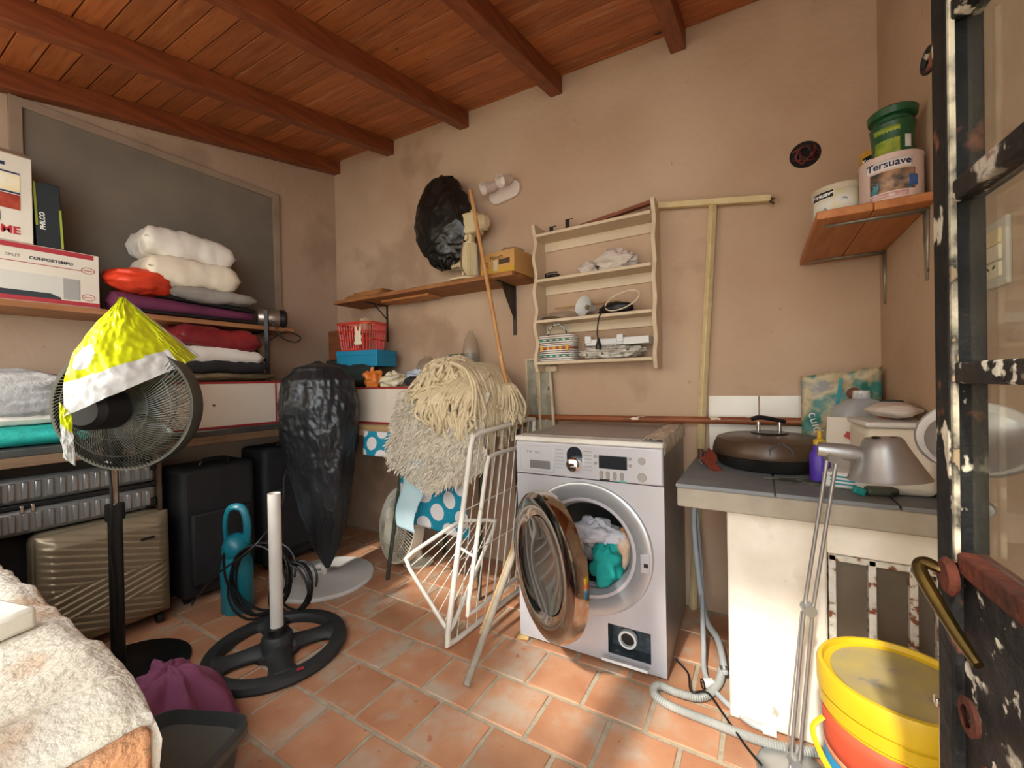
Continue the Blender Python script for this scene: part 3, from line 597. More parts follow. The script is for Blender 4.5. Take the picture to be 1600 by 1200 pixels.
for i in range(nb):
    a, b = rr(i/nb, .148*.86, .10*.86), rr(i/nb, .148*1.0, .10*1.0); slt.tube([(*a, .006), (*b, .18)], .0038, 4)
slt.build('slats', rp, bk)
MB().prism([rr(i/32, .128, .086) for i in range(32)], .002, .007, 'z').build('bottom', rp, bk)
bny = [(-.03, 0), (.03, 0), (.033, .012), (.024, .03), (.03, .05), (.022, .072), (.028, .10), (.024, .125), (.014, .118), (.006, .092), (-.004, .092), (-.012, .122), (-.024, .126), (-.026, .10), (-.02, .074), (-.03, .052), (-.024, .03), (-.034, .012)]
MB().prism([(x+.055, z+.038) for x, z in bny], -.106, -.100, 'y').build('bunny_badge', mat('cream_plastic', '#e3d6b8', rough=.5), bk, bevel=.002, label='cream rabbit-shaped badge')
tag(MB().box((-2.30, 1.95, 1.50), (.06, .05, .08), Euler((.3, .5, .2)).to_matrix()).build('small_carton', mat('white_yellow_card', '#e6dfcf', '#d8b56a', scale=20), bevel=.002), 'small white and yellow packet standing up inside the red basket', 'packet')
tag(MB().box((-2.65, 2.08, 1.39), (.26, .14, .22)).build('wooden_box', mat('red_brown_wood', '#7d4526', '#8f5632', scale=6, stretch=(1, 1, 9), rough=.6), bevel=.006), 'plain reddish wooden box behind the red basket', 'box')
tag(MB().box((-2.65, 2.08, 1.18), (.30, .16, .199)).build('storage_box', mat('dark_box', '#3a342c', '#453f35', scale=5), bevel=.004), 'dark storage box in the corner under the wooden box', 'box')
rag('pink_cloth', (-2.50, 1.60, CT-.16), (.06, .10, .09), mat('pink_floral', '#b8405c', '#c9a23c', '#5a2b3a', scale=30, rough=.9), 61, 'pink floral cloth stuffed at the corner of the benches', 'cloth')
# clothes and jars on the back cabinet
KT = CB+.219
rag('orange_bag', (-2.10, 1.84, KT+.045), (.05, .06, .06), mat('orange_plastic', '#d9772a', '#e58b3a', rough=.4, scale=8), 71, 'crumpled orange plastic bag behind the tall black bin bag', 'bag', 34, 1.6)
rag('yellow_rag', (-1.96, 1.86, KT+.04), (.075, .07, .04), mat('yellow_white_rag', '#d8c690', '#e3dccb', scale=12, rough=.9, bump=.5), 73, 'pale yellow and white rags on the back cabinet', 'cloth', 34, 1.5)
rag('blue_rag', (-1.86, 1.98, KT+.055), (.09, .06, .045), mat('sky_rag', '#9fc0d2', '#c9cdd6', scale=12, rough=.9, bump=.5), 75, 'pale blue rag behind the yellow rags', 'cloth', 34, 1.4)
rag('black_shoe', (-1.76, 1.83, KT+.03), (.06, .04, .026), mat('black_cotton', '#1d1c1e'), 77, 'black slipper beside the fleece on the back cabinet', 'shoe')
clr = glassmat('clear_plastic', '#f4f2ee', .1, .2, .28, .25)
for (x, yy, r, hh, lb) in ((-1.82, 2.03, .075, .19, 'clear round plastic jar lying behind the rags'), (-1.50, 2.06, .055, .33, 'clear pointed plastic bottle standing behind the rope heap')):
    tag(lathe('plastic_bottle', [(0, 0), (r, .004), (r*1.02, hh*.3), (r*.98, hh*.6), (r*.75, hh*.82), (r*.3, hh*.95), (r*.28, hh)], clr, None, 24, Matrix.Translation((x, yy, KT))), lb, 'bottle', 'clear bottles on the back cabinet')
tag(MB().box((-1.62, 2.12, KT+.10), (.22, .012, .20)).build('glass_sheet', glassmat('greenish_glass', '#c3d3c8', .3, .03, .2), bevel=0), 'small greenish glass sheet leaning on the back wall', 'glass')
# ================================================================ UNDER THE BENCHES
sc = thing('silver_suitcase', 'ribbed silver suitcase lying flat under the left bench', 'suitcase', (-2.5, .53, .524), R(90))
svr = mat('silver_polycarbonate', '#8d8e8c', '#a09f9b', rough=.3, metal=.5, scale=4)
for z0, z1 in ((.004, .108), (.128, .232)):
    box('half_shell', (0, .19, (z0+z1)/2), (.66, .36, z1-z0), svr, sc, bevel=.018)
    for i in range(18): box('rib', (-.30+i*.035, .006, (z0+z1)/2), (.02, .014, z1-z0-.034), svr, sc, bevel=.005)
box('zip_band', (0, .19, .118), (.665, .362, .021), blk, sc, bevel=.004)
for x in (-.1, -.07): box('zip_pull', (x, .003, .108), (.012, .006, .03), chrome, sc, bevel=.003)
for z in (.03, .205): box('corner_guard', (.31, .03, z), (.05, .05, .05), blk, sc, bevel=.012)
tag(MB().box((-2.75, .53, .26), (.24, .64, .516)).build('storage_crate', mat('black_crate', '#1b1b1c', '#242425', scale=6), bevel=.02), 'black crate under the silver suitcase', 'crate')
ch = thing('champagne_suitcase', 'champagne hard suitcase with slanted ridges standing under the left bench', 'suitcase', (-2.40, .665, 0), R(90))
chm = mat('champagne_shell', '#9b8b70', '#a8987c', rough=.38, metal=.35, scale=3)
def shell_fn(u, v):
    # front sheet of the shell with slanted pleats
    x = -.215+.43*u; z = .045+.475*v
    e = min(1, min(u, 1-u)*9)**.5*min(1, min(v, 1-v)*9)**.5
    q = x*.9+.05 if v > .5 else -x*.9+.05
    band = (z*1.0+abs(math.sin(z*9))*0+(x*.32 if z > .30 else -x*.30 if z > .17 else x*.34))*36
    pleat = (band % 1.0)
    return Vector((x, -.045*e-.008*(pleat if pleat < .8 else (1-pleat)*4)*e+.05, z))
fsh = MB().grid(shell_fn, 60, 150).build('ridged_shell', chm, ch, smooth=30, solid=.003)
box('rear_shell', (0, .125, .2825), (.43, .15, .475), chm, ch, bevel=.04, bseg=4); box('zip_band', (0, .06, .2825), (.425, .016, .47), blk, ch, bevel=.006)
box('name_plate', (.12, -.006, .42), (.05, .004, .012), blk, ch, bevel=.001)
for x in (-.17, .17):
    for yy in (.04, .17): lathe('wheel', [(0, -.012), (.022, -.012), (.024, 0), (.022, .012), (0, .012)], blk, ch, 16, axis_to((x, yy, .024), (1, 0, 0)))
def black_case(label, y0, y1, x, h):
    t = thing('black_suitcase', label, 'suitcase', (x, (y0+y1)/2, 0), R(90), 'black suitcases under the bench'); w_ = y1-y0; m = mat('black_nylon', '#1c1c1e', '#262628', rough=.7, scale=12)
    box('body', (0, .13, h/2+.03), (w_, .26, h), m, t, bevel=.03, bseg=3); box('pocket', (0, -.012, h*.42), (w_*.8, .03, h*.55), m, t, bevel=.012)
    MB().tube(spline([(-.07, .06, h+.03), (-.05, .06, h+.055), (.05, .06, h+.055), (.07, .06, h+.03)], 5), .009).build('handle', blk, t)
    for xx in (-w_*.4, w_*.4): lathe('wheel', [(0, -.012), (.025, -.012), (.027, 0), (.025, .012), (0, .012)], blk, t, 14, axis_to((xx, .05, .027), (1, 0, 0)))
black_case('tall black fabric suitcase beside the champagne one under the bench', .94, 1.30, -2.47, .66)
black_case('black fabric suitcase in the dark corner behind the bin bag', 1.36, 1.74, -2.50, .70)
# teal pressure sprayer
sp = thing('garden_sprayer', 'teal plastic pressure sprayer with a loop handle on the floor', 'sprayer', at(372, 952, Z=0), R(30))
tl = mat('teal_plastic', '#0f6f80', '#14798a', rough=.35, scale=4)
lathe('tank', [(0, 0), (.062, 0), (.07, .012), (.07, .20), (.066, .24), (.055, .27), (.062, .285), (.062, .32), (.045, .36), (.02, .375), (0, .378)], tl, sp, 28)
MB().tube(spline([(-.05, 0, .33), (-.055, 0, .43), (-.03, 0, .50), (.03, 0, .50), (.055, 0, .43), (.05, 0, .33)], 6), .011, 8, flat=1.6).build('handle', tl, sp)
tube('wand', spline([(.06, -.05, .02), (.03, -.12, .2), (.05, -.16, .34)], 6), .006, blk, sp)
# black cable coils
for (cx, cy, r, n_, lb) in ((-2.05, 1.09, .17, 5, 'coil of black cable standing against the white pole'), (-1.93, 1.17, .12, 5, 'smaller coil of black cable by the white round base')):
    P = []
    for i in range(n_*28+1):
        a = 2*math.pi*i/28; rr_ = r*(1+.07*math.sin(i*.37)); P.append((cx+rr_*math.cos(a)*.72, cy+rr_*math.cos(a)*.55+.035*math.sin(i*.21), r+.012+rr_*math.sin(a)*.95))
    tag(tube('cable_coil', P, .0055, blk, seg=6), lb, 'cable', 'coils of black cable')
tag(tube('cable', spline([at(300, 945, Z=.01), at(330, 905, X=-2.15), at(400, 850, X=-2.0), at(440, 790, X=-2.05), at(445, 745, X=-2.1), at(462, 700, X=-2.2)], 8), .005, blk), 'black cable running up from the coils to the bench', 'cable')
# umbrella base with white tube
ub = thing('parasol_base', 'black plastic parasol base with a white tube standing on the tiles', 'parasol base', (-1.735, .985, 0), R(20))
ubm = mat('black_matt_plastic', '#232526', '#2b2d2e', rough=.55, scale=12, bump=.08)
lathe('ring', [(.205, 0), (.262, 0), (.268, .012), (.262, .032), (.24, .042), (.215, .036), (.203, .018), (.205, 0)], ubm, ub, 56)
hubm = MB().lathe([(0, .075), (.05, .075), (.058, .066), (.064, .03), (.09, .02), (.09, .0), (0, 0)], 36)
hubm.build('hub', ubm, ub)
for k in range(4):
    a = math.pi/4+k*math.pi/2
    def sp_fn(u, v, a=a):
        r = .05+.175*u; wd = (.062-.02*math.sin(math.pi*min(1, u*1.1))+.05*max(0, u-.75)/.25)
        t = (v*2-1); z = (.045-.008*u)*(1-t*t*.75)
        return Vector((math.cos(a)*r-math.sin(a)*t*wd, math.sin(a)*r+math.cos(a)*t*wd, z))
    MB().grid(sp_fn, 12, 11).build('spoke', ubm, ub, solid=.006)
lathe('collar', [(.024, .07), (.036, .07), (.034, .10), (.026, .105)], blk, ub, 24)
lathe('pole', [(0, .08), (.0245, .08), (.0245, .655), (.0215, .655), (.0215, .60), (0, .60)], mat('white_tube', '#d9d5cc', '#cdc8be', rough=.4, scale=6), ub, 24)
box('red_sticker', (.21, -.135, .0405), (.025, .015, .002), mat('red_print', '#a93038'), ub, bevel=0, rot=Euler((0, 0, .6)))
# ================================================================ FANS, BIN AND BAGS ON THE LEFT
def fan_head(t, C0, d, rad, m_wire, m_motor, blade_m, spokes=110, tail=.16):
    """cage of wires, blades and motor; d points out of the front"""
    A = axis_to(C0, d)
    for nm, z0, bulge in (('front_grille', .03, .055), ('rear_grille', -.03, -.06)):
        g = MB()
        for k in range(spokes):
            a = 2*math.pi*k/spokes; P = []
            for i in range(7):
                q = .16+.84*i/6; aa = a+.55*(1-q); r_ = rad*q
                P.append(A @ Vector((r_*math.cos(aa), r_*math.sin(aa), z0+bulge*(1-q**3))))
            g.tube(P, .0017, 4, caps=False)
        for q in (.18, .5, .78): g.tube([A @ Vector((rad*q*math.cos(a), rad*q*math.sin(a), z0+bulge*(1-q**3))) for a in [i*math.pi/24 for i in range(48)]], .002, 5, closed=True)
        g.build(nm, m_wire, t, fix=False)
    lathe('cage_rim', [(rad-.006, -.03), (rad+.006, -.032), (rad+.009, 0), (rad+.006, .032), (rad-.006, .03)], m_wire, t, 64, A)
    lathe('badge_disc', [(0, .09), (rad*.15, .088), (rad*.17, .08)], m_motor, t, 24, A)
    b = MB()
    for k in range(3):
        def bl(u, v, k=k):
            a = 2*math.pi*k/3+(v-.5)*1.3*(1-.25*u); r_ = rad*(.12+.72*u); return A @ Vector((r_*math.cos(a), r_*math.sin(a), (v-.5)*.045))
        b.grid(bl, 8, 8)
    b.build('blades', blade_m, t, solid=.002)
    lathe('motor', [(0, -.05-tail), (.05, -.048-tail), (.068, -.03-tail), (.075, -.10), (.062, -.065), (.03, -.05), (.025, 0), (0, 0)], m_motor, t, 32, A)
fb = thing('pedestal_fan', 'black pedestal fan seen from behind with a yellow plastic bag over it', 'fan', (-2.13, .60, 0))
gun = mat('dark_wire', '#4b4a42', '#5d5b50', rough=.4, metal=.5, scale=9)
fd = Vector((-.62, .78, .02)).normalized(); hc = Vector((.085, .025, 1.035))
fan_head(fb, hc, fd, .232, gun, blk, glassmat('smoky_blade', '#b9b890', .3, .1, .3))
lathe('base', [(0, .035), (.05, .034), (.06, .028), (.2, .018), (.222, .008), (.222, 0), (0, 0)], blk, fb, 40)
tube('tube_upper', [(0, 0, .5), (0, 0, .84)], .0135, mat('worn_chrome_tube', '#b59c88', '#cfc8c0', rough=.2, metal=.9, scale=9), fb, 14)
tube('tube_lower', [(0, 0, .03), (0, 0, .62)], .022, blk, fb, 16); tube('height_collar', [(0, 0, .60), (0, 0, .66)], .029, blk, fb, 16)
tube('neck', [(0, 0, .80), (0, 0, .965)], .028, blk, fb, 14); box('tilt_joint', (.02, -.01, .98), (.04, .05, .09), blk, fb, bevel=.008)
lathe('tilt_screw', [(0, .012), (.012, .01), (.013, 0)], chrome, fb, 14, axis_to((.026, -.02, .82), (.7, -.7, 0)))
tube('cord', spline([(.06, -.06, 1.0), (.045, -.03, .9), (.035, -.02, .78), (.045, -.02, .66), (.03, -.026, .5), (.04, -.02, .38), (.03, -.02, .2)], 6), .004, blk, fb)
# yellow bag draped over the motor and cage
yb_m = bpy.data.materials.new('yellow_print_plastic'); yb_m.use_nodes = True
def bagmat(m):
    n = m.node_tree.nodes; L = m.node_tree.links; b = n['Principled BSDF']; b.inputs['Roughness'].default_value = .3
    uv = n.new('ShaderNodeAttribute'); uv.attribute_name = 'band'
    rp_ = n.new('ShaderNodeValToRGB'); rp_.color_ramp.interpolation = 'CONSTANT'
    rp_.color_ramp.elements[0].color = lin('#cdd21c'); rp_.color_ramp.elements[1].color = lin('#d9d8d2'); rp_.color_ramp.elements[1].position = .5
    L.new(uv.outputs['Fac'], rp_.inputs[0]); L.new(rp_.outputs[0], b.inputs['Base Color'])
    b.inputs['Subsurface Weight'].default_value = .0
bagmat(yb_m)
top = at(190, 465, X=-1.98); lft = at(92, 640, X=-1.86); rgt = at(312, 556, X=-2.02); bl_ = at(100, 655, X=-1.84); midr = at(284, 572, X=-1.9)
def bagsheet(P00, P10, P11, P01, bulge, seed, bandfn, name, n=40, edge=0):
    P00, P10, P11, P01 = map(Vector, (P00, P10, P11, P01)); nrm = Vector((.86, -.5, .1)).normalized(); vals = []
    def fn(u, v):
        p = P00*(1-u)*(1-v)+P10*u*(1-v)+P11*u*v+P01*(1-u)*v
        k = math.sin(math.pi*u)*math.sin(math.pi*min(1, v*.9+.05))
        vals.append(bandfn(u, v)); p = p+Vector((-.45, -.8, -.1))*(edge*math.sin(math.pi*v)*(1-u))
        return p+nrm*(bulge*k+.012*nz(u*5+seed, v*5)+.007*nz(u*13+seed, v*11)+.003*nz(u*30, v*30+seed))
    mb = MB().grid(fn, n, n); o = mb.build(name, yb_m, None, smooth=50, fix=False)
    at_ = o.data.attributes.new('band', 'FLOAT', 'POINT'); at_.data.foreach_set('value', vals)
    return o
yb = thing('yellow_bag', 'yellow and white plastic bag draped over the back of the pedestal fan', 'plastic bag', (-1.95, .55, .9))
def attach(o, p):
    o.parent = p; o.matrix_parent_inverse = Matrix.Translation(p.location).inverted(); return o
def band_main(u, v):
    e = 0 if v < .74+.03*math.sin(u*3) else 1
    if (u-.18)**2/.016+(v-.58)**2/.011 < 1: e = 1
    return e
sheet = bagsheet(top, top+Vector((0.0, .012, 0)), midr, at(98, 652, X=-1.80), .055, 3, band_main, 'front_sheet', 60, .055); attach(sheet, yb)
back = bagsheet(top, top+Vector((0, .01, 0)), rgt, midr, .02, 8, lambda u, v: 1 if v < .02 or u > .86 else 0, 'side_sheet'); attach(back, yb)
tail = bagsheet(at(92, 628, X=-1.82), at(112, 648, X=-1.80), at(118, 728, X=-1.83), at(98, 715, X=-1.83), .012, 12, lambda u, v: 1 if v > .35 else 0, 'hanging_corner', 24); attach(tail, yb)
over = bagsheet(top, top+Vector((-.01, -.005, 0)), at(98, 652, X=-1.81), at(120, 560, X=-2.1), .03, 15, lambda u, v: 0, 'rear_sheet', 24); attach(over, yb)
# grey bin with a magenta cloth
bc = at(272, 1172, Z=.2); bin_ = thing('plastic_bin', 'dark grey plastic bin behind the rough front sill', 'bin', (bc.x, bc.y, 0), R(25)); bin_.scale = (.86, .86, 1)
gm = mat('dark_grey_plastic', '#3a3f3f', '#424747', rough=.5, scale=6)
def binf(rs):
    mb = MB(); rings = []
    for (g, z) in rs: rings.append([Vector((*rr(i/40, .15*g, .115*g), z)) for i in range(40)])
    n = 40; vs = [p for r_ in rings for p in r_]; mb.add(vs, [(j*n+i, j*n+(i+1) % n, (j+1)*n+(i+1) % n, (j+1)*n+i) for j in range(len(rs)-1) for i in range(n)])
    mb.f.append(list(range(n))); return mb
binf([(.74, 0), (1, .20), (1.07, .202), (1.08, .215), (1.0, .22), (.96, .202), (.72, .012)]).build('tub', gm, bin_)
binf([(1.075, .185), (1.09, .187), (1.09, .202), (1.075, .204)]).build('rim_band', mat('grey_rim', '#55544c', rough=.5), bin_)
ccl = at(262, 1062, Z=.2)
def drape(u, v):
    a = 2*math.pi*u; r_ = .20*v; fold = .03*math.sin(a*8+3*v+2*nz(v*3, 2))*v
    return Vector((ccl.x+(r_+fold)*math.cos(a)*1.05, ccl.y+(r_+fold)*math.sin(a)*.8, .235-.22*v**2.6+.02*nz(u*5, v*3)+.022*math.sin(a*6+v*4)*v+.015*(.3-abs(nz(math.cos(a)*3, math.sin(a)*3, v*5)))))
tag(MB().grid(drape, 60, 24, wrapu=True).build('magenta_cloth', mat('magenta_cloth', '#7d4060', '#8a4c6c', rough=.9, scale=8, bump=.3), solid=0, smooth=70), 'magenta cloth heaped behind the grey bin', 'cloth')
# tall fan under a black bin bag on a white round base
bf = thing('covered_fan', 'pedestal fan on a white round base wrapped in a black bin bag', 'fan', (-2.14, 1.49, 0))
lathe('base', [(0, .03), (.04, .03), (.06, .024), (.262, .016), (.27, .008), (.27, 0), (0, 0)], mat('white_enamel', '#d3d0cb', '#c6c3bd', rough=.4, scale=4), bf, 56)
tube('pole', [(0, 0, .02), (0, 0, .9)], .016, mat('white_tube', '#d9d5cc'), bf, 12)
lathe('cage', [(0, -.09), (.16, -.06), (.19, 0), (.16, .06), (0, .09)], gun, bf, 28, axis_to((0, 0, .95), (.55, -.83, 0)))
binbag = mat('black_bin_bag', '#1b1d20', '#26292c', rough=.33, scale=5, bump=.3, bscale=22, spec=.5)
def bag_fn(u, v):
    z = .07+1.165*v; a = 2*math.pi*u
    prof = [(0, .012), (.1, .07), (.25, .12), (.45, .165), (.62, .20), (.78, .215), (.90, .19), (.96, .13), (1, .015)]
    for (a0, r0), (a1, r1) in zip(prof[:-1], prof[1:]):
        if a0 <= v <= a1: q = (v-a0)/(a1-a0); q = q*q*(3-2*q) if v > .87 else q; r_ = r0+(r1-r0)*q; break
    fold = 1+.10*nz(math.cos(a)*2.2, math.sin(a)*2.2, v*2.5)+.04*math.sin(a*7+v*5+3*nz(v*4))*(.35+.65*abs(nz(v*3, a)))+.07*(.3-abs(nz(math.cos(a)*4, math.sin(a)*4, v*9)))+.05*(.3-abs(nz(math.cos(a)*9+4, math.sin(a)*9, v*20)))+.03*(.3-abs(nz(math.cos(a)*18, math.sin(a)*18+9, v*38)))
    ca, sa = math.cos(a), math.sin(a); r1 = r_*fold
    # wide across the view, flatter front to back
    tx = Vector((.83, .55, 0)); ty_ = Vector((.55, -.83, 0)); sh_ = Vector((-.02+.05*(1-v), 0, 0))
    return tx*ca*r1*1.0+ty_*sa*r1*.78+sh_+Vector((0, 0, z))
MB().grid(bag_fn, 170, 190, wrapu=True).build('bin_bag', binbag, bf, smooth=75)
# ================================================================ BACK TABLE
bt = thing('back_table', 'wooden table on folding green metal legs along the back wall', 'table', (-2.37, 1.67, 0))
box('top', (.605, .245, CB-.014), (1.20, .49, .026), mat('pale_ply', '#a8875c', '#b8986e', scale=4, stretch=(1, 8, 8), rough=.6), bt); box('edge_board', (.605, .012, CB-.045), (1.2, .02, .035), mat('pale_ply2', '#b49a78', '#a88c68', scale=5), bt)
grn = mat('chipped_green_steel', '#2f3a2c', '#46503f', '#8a8473', rough=.5, metal=.3, scale=30, c3t=.68)
for (a, b) in (((.555, -.015, 0), (.70, .01, CB-.03)), ((.62, .40, 0), (.70, .40, CB-.03)), ((1.14, .05, 0), (1.17, .05, CB-.03)), ((1.14, .42, 0), (1.17, .42, CB-.03))): tube('leg', [a, b], .011, grn, bt, 6)
pk = bpy.data.materials.new('teal_polka_dot'); pk.use_nodes = True
def polka(m):
    n = m.node_tree.nodes; L = m.node_tree.links; b = n['Principled BSDF']; b.inputs['Roughness'].default_value = .6
    tc = n.new('ShaderNodeUVMap'); mp = n.new('ShaderNodeMapping'); mp.inputs['Scale'].default_value = (1, 1, 1); L.new(tc.outputs[0], mp.inputs[0])
    outs = []
    for off in ((0, 0, 0), (.5, .5, 0)):
        ad = n.new('ShaderNodeVectorMath'); ad.operation = 'ADD'; ad.inputs[1].default_value = off; L.new(mp.outputs[0], ad.inputs[0])
        fr_ = n.new('ShaderNodeVectorMath'); fr_.operation = 'FRACTION'; L.new(ad.outputs[0], fr_.inputs[0])
        ds = n.new('ShaderNodeVectorMath'); ds.operation = 'DISTANCE'; ds.inputs[1].default_value = (.5, .5, 0); L.new(fr_.outputs[0], ds.inputs[0])
        lt = n.new('ShaderNodeMath'); lt.operation = 'LESS_THAN'; lt.inputs[1].default_value = .27; L.new(ds.outputs['Value'], lt.inputs[0]); outs.append(lt)
    mx = n.new('ShaderNodeMath'); mx.operation = 'MAXIMUM'; L.new(outs[0].outputs[0], mx.inputs[0]); L.new(outs[1].outputs[0], mx.inputs[1])
    vo = n.new('ShaderNodeTexVoronoi'); vo.inputs['Scale'].default_value = 9; L.new(mp.outputs[0], vo.inputs['Vector'])
    l2 = n.new('ShaderNodeMath'); l2.operation = 'LESS_THAN'; l2.inputs[1].default_value = .16; L.new(vo.outputs['Distance'], l2.inputs[0])
    m1 = n.new('ShaderNodeMix'); m1.data_type = 'RGBA'; m1.inputs[6].default_value = lin('#0d86a0'); m1.inputs[7].default_value = lin('#57b6c6'); L.new(l2.outputs[0], m1.inputs[0])
    m2 = n.new('ShaderNodeMix'); m2.data_type = 'RGBA'; L.new(m1.outputs[2], m2.inputs[6]); m2.inputs[7].default_value = lin('#d9d4d2'); L.new(mx.outputs[0], m2.inputs[0])
    L.new(m2.outputs[2], b.inputs['Base Color'])
polka(pk)
def uvgrid(name, fn, nu, nv, su, sv, m, parent=None, solid=.0015, smooth=60):
    o = MB().grid(fn, nu, nv).build(name, m, parent, solid=solid, smooth=smooth, fix=False)
    uvl = o.data.uv_layers.new(name='UVMap'); me = o.data
    for lp_ in me.loops:
        i = lp_.vertex_index; uvl.data[lp_.index].uv = ((i//nv)/(nu-1)*su, (i % nv)/(nv-1)*sv)
    return o
pc = thing('polka_tablecloth', 'teal oilcloth with white dots hanging off the back table', 'tablecloth', (-1.8, 1.655, CB-.02))
def valance(u, v):
    x = -.17+u*.5; return Vector((x, -.012-.012*math.sin(u*9)*v-.01*v, -.012-.135*v))
uvgrid('valance', valance, 30, 14, 3.3, 1, pk, pc)
def fallf(u, v):
    x = .16+u*.40+.03*v*(u-.5); zt = -.015-.10*(1-u)*0
    return Vector((x, -.03-.02*math.sin(u*7+v*2)-.03*v*math.sin(u*5), zt-.13*(1 if u < .08 else 1)*0-.45*v-.05*u*v))
uvgrid('hanging_fold', fallf, 40, 40, 2.7, 3.1, pk, pc)
def flapf(u, v):
    x = .17+.20*u*(1-.25*v)+.02*math.sin(v*6); return Vector((x, -.075-.03*u+.015*math.sin(v*5), -.13-.36*v))
uvgrid('turned_flap', flapf, 20, 30, 1.8, 6, mat('pale_cloth_back', '#a9cdd6', '#c3dbe0', rough=.7, scale=5), pc)
# small white fan lying under the table
wf2 = thing('desk_fan', 'white desk fan lying on the floor under the back table', 'fan', (-1.90, 1.85, .235))
fan_head(wf2, (0, 0, .0), Vector((-.3, -.95, .2)).normalized(), .215, mat('cream_wire', '#d3ccb8', rough=.4), mat('cream_plastic2', '#cfc6b0', rough=.5), glassmat('clear_blade', '#f0f0ea', .3, .1, .2), 70, .06)
lathe('stand', [(0, 0), (.09, 0), (.095, .012), (.03, .03), (.02, .09), (0, .09)], mat('cream_plastic2', '#cfc6b0'), wf2, 24, Matrix.Translation((.09, .05, -.234)))
# ---- fleece, rope heap, mop
fz = thing('fleece_rug', 'shaggy cream fleece rug draped over the front of the back table', 'rug', (-1.40, 1.70, .86))
FX0, FX1 = -.27, .255
def fleece(u, v):
    x = FX0+(FX1-FX0)*u+.03*math.sin(v*9)*(.5-abs(u-.5))+.03*nz(v*5, u*2)
    edge = .03*nz(u*4, 3)+.02*nz(u*11, 5)
    if v < .3: q = v/.3; p = Vector((-.03+(x+.03)*(.7+.3*q), .16*(1-q)-.05*q, .20-.02*q))
    else: q = (v-.3)/.7; p = Vector((x+.05*(u-.5)*q, -.05-.075*math.sin(min(1, q*1.3)*math.pi*.5)+.02*math.sin(u*7)*q, .18-(.47-.5*(u-.5)**2+edge)*q))
    return p+Vector((0, -.012*nz(u*7, v*7)+.20*max(0, u-.55)**1.5, .012*nz(u*6, v*6+4)))
fl_m = mat('cream_fleece', '#d8cdb8', '#e4dac8', '#bfb199', rough=.95, scale=14, bump=.5, c3t=.74)
MB().grid(fleece, 50, 60).build('backing', fl_m, fz, solid=.02)
tf = MB(); rnd = random.Random(4)
for i in range(9000):
    u, v = rnd.random(), rnd.random()**.9; p = fleece(u, v); l = rnd.uniform(.018, .04)
    d_ = Vector((rnd.uniform(-.8, .8), -1, rnd.uniform(-1.3, .4))).normalized()*l; s_ = Vector((rnd.uniform(-1, 1), rnd.uniform(-.3, .3), rnd.uniform(-1, 1))).normalized()*.0035
    p = p+Vector((0, -.008, 0)); m_ = p+d_*.55+Vector((0, 0, -.004)); e = p+d_+Vector((rnd.uniform(-.006, .006), 0, -.012))
    tf.add([p-s_, p+s_, m_+s_, m_-s_, e], [(0, 1, 2, 3), (3, 2, 4)])
tfo = tf.build('pile', fl_m, fz, fix=False, smooth=0); tfo['kind'] = 'stuff'
rp_m = mat('cream_cotton_rope', '#cbb893', '#dccba8', '#a8926c', rough=.9, scale=30, bump=.5, c3t=.75)
rh = thing('rope_hammock', 'heap of cream cotton rope hammock piled on the fleece', 'hammock', (-1.42, 1.84, 1.03))
def mound(u, v):
    a = 2*math.pi*u; r_ = v; z = .20*(1-r_**2.2)+.02*nz(math.cos(a)*3*v, math.sin(a)*3*v)
    return Vector((.0+.275*r_*math.cos(a), .22*r_*math.sin(a)-.04, z-.02+.03*math.cos(a)*-r_))
MB().grid(mound, 48, 18, wrapu=True).build('folded_core', rp_m, rh)
rope = MB(); rnd = random.Random(9)
for i in range(240):
    a0, r0 = rnd.uniform(0, 2*math.pi), rnd.uniform(.05, .95); P = []; da = rnd.uniform(-.9, .9); dr_ = rnd.uniform(-.5, .7); ph_ = rnd.uniform(0, 6)
    for k in range(9):
        t = k/8; a = a0+da*t+.12*math.sin(t*7+ph_); r_ = min(1.04, max(.02, r0+dr_*t)); q = mound(a/(2*math.pi) % 1, r_); P.append(q+Vector((0, -.004, .008+.022*math.sin(t*6+ph_))))
    rope.tube(P, rnd.uniform(.006, .0105), 6)
for i in range(60):                                   # loops hanging over the fleece
    x = rnd.uniform(-.02, .25); yo = .30*max(0, x-.08); l = rnd.uniform(.05, .34)*(.4+2*x); P = [(x, yo-.12, .11), (x+.01, yo-.22, .05), (x+rnd.uniform(-.04, .02), yo-.265-rnd.uniform(0, .03), -.02), (x+rnd.uniform(-.06, .02), yo-.275-rnd.uniform(0, .03), -l*.7), (x+rnd.uniform(-.08, .02), yo-.27, -l)]
    rope.tube(spline(P, 4), .0075, 6)
for i in range(75):                                   # and over its right-hand end
    y_ = rnd.uniform(-.22, .14); l = rnd.uniform(.06, .34)*(1.1-abs(y_+.08)*2); q = rnd.uniform(0, .02)
    rope.tube(spline([(.10, y_+.01, .17), (.20, y_, .13), (.245+q, y_-.01, .05), (.255+q, y_+rnd.uniform(-.04, .04), -l*.6), (.25+q, y_+rnd.uniform(-.06, .06), -l)], 4), rnd.uniform(.006, .010), 6)
ro = rope.build('rope_strands', rp_m, rh, fix=False); ro['kind'] = 'stuff'
mp = thing('string_mop', 'string mop with a long peeling wooden handle leaning on the plank shelf', 'mop', (-1.135, 1.885, 1.06))
tube('handle', [(0, 0, 0), (-.03, .002, .10), at(735, 297, Y=1.90)-Vector((-1.135, 1.885, 1.06))], [.014, .0115, .0115], mat('peeling_stick', '#b98148', '#c99a63', '#ddd0bb', rough=.6, scale=25, stretch=(1, 1, .3), c3t=.68), mp, 10)
ms = MB(); rnd = random.Random(3)
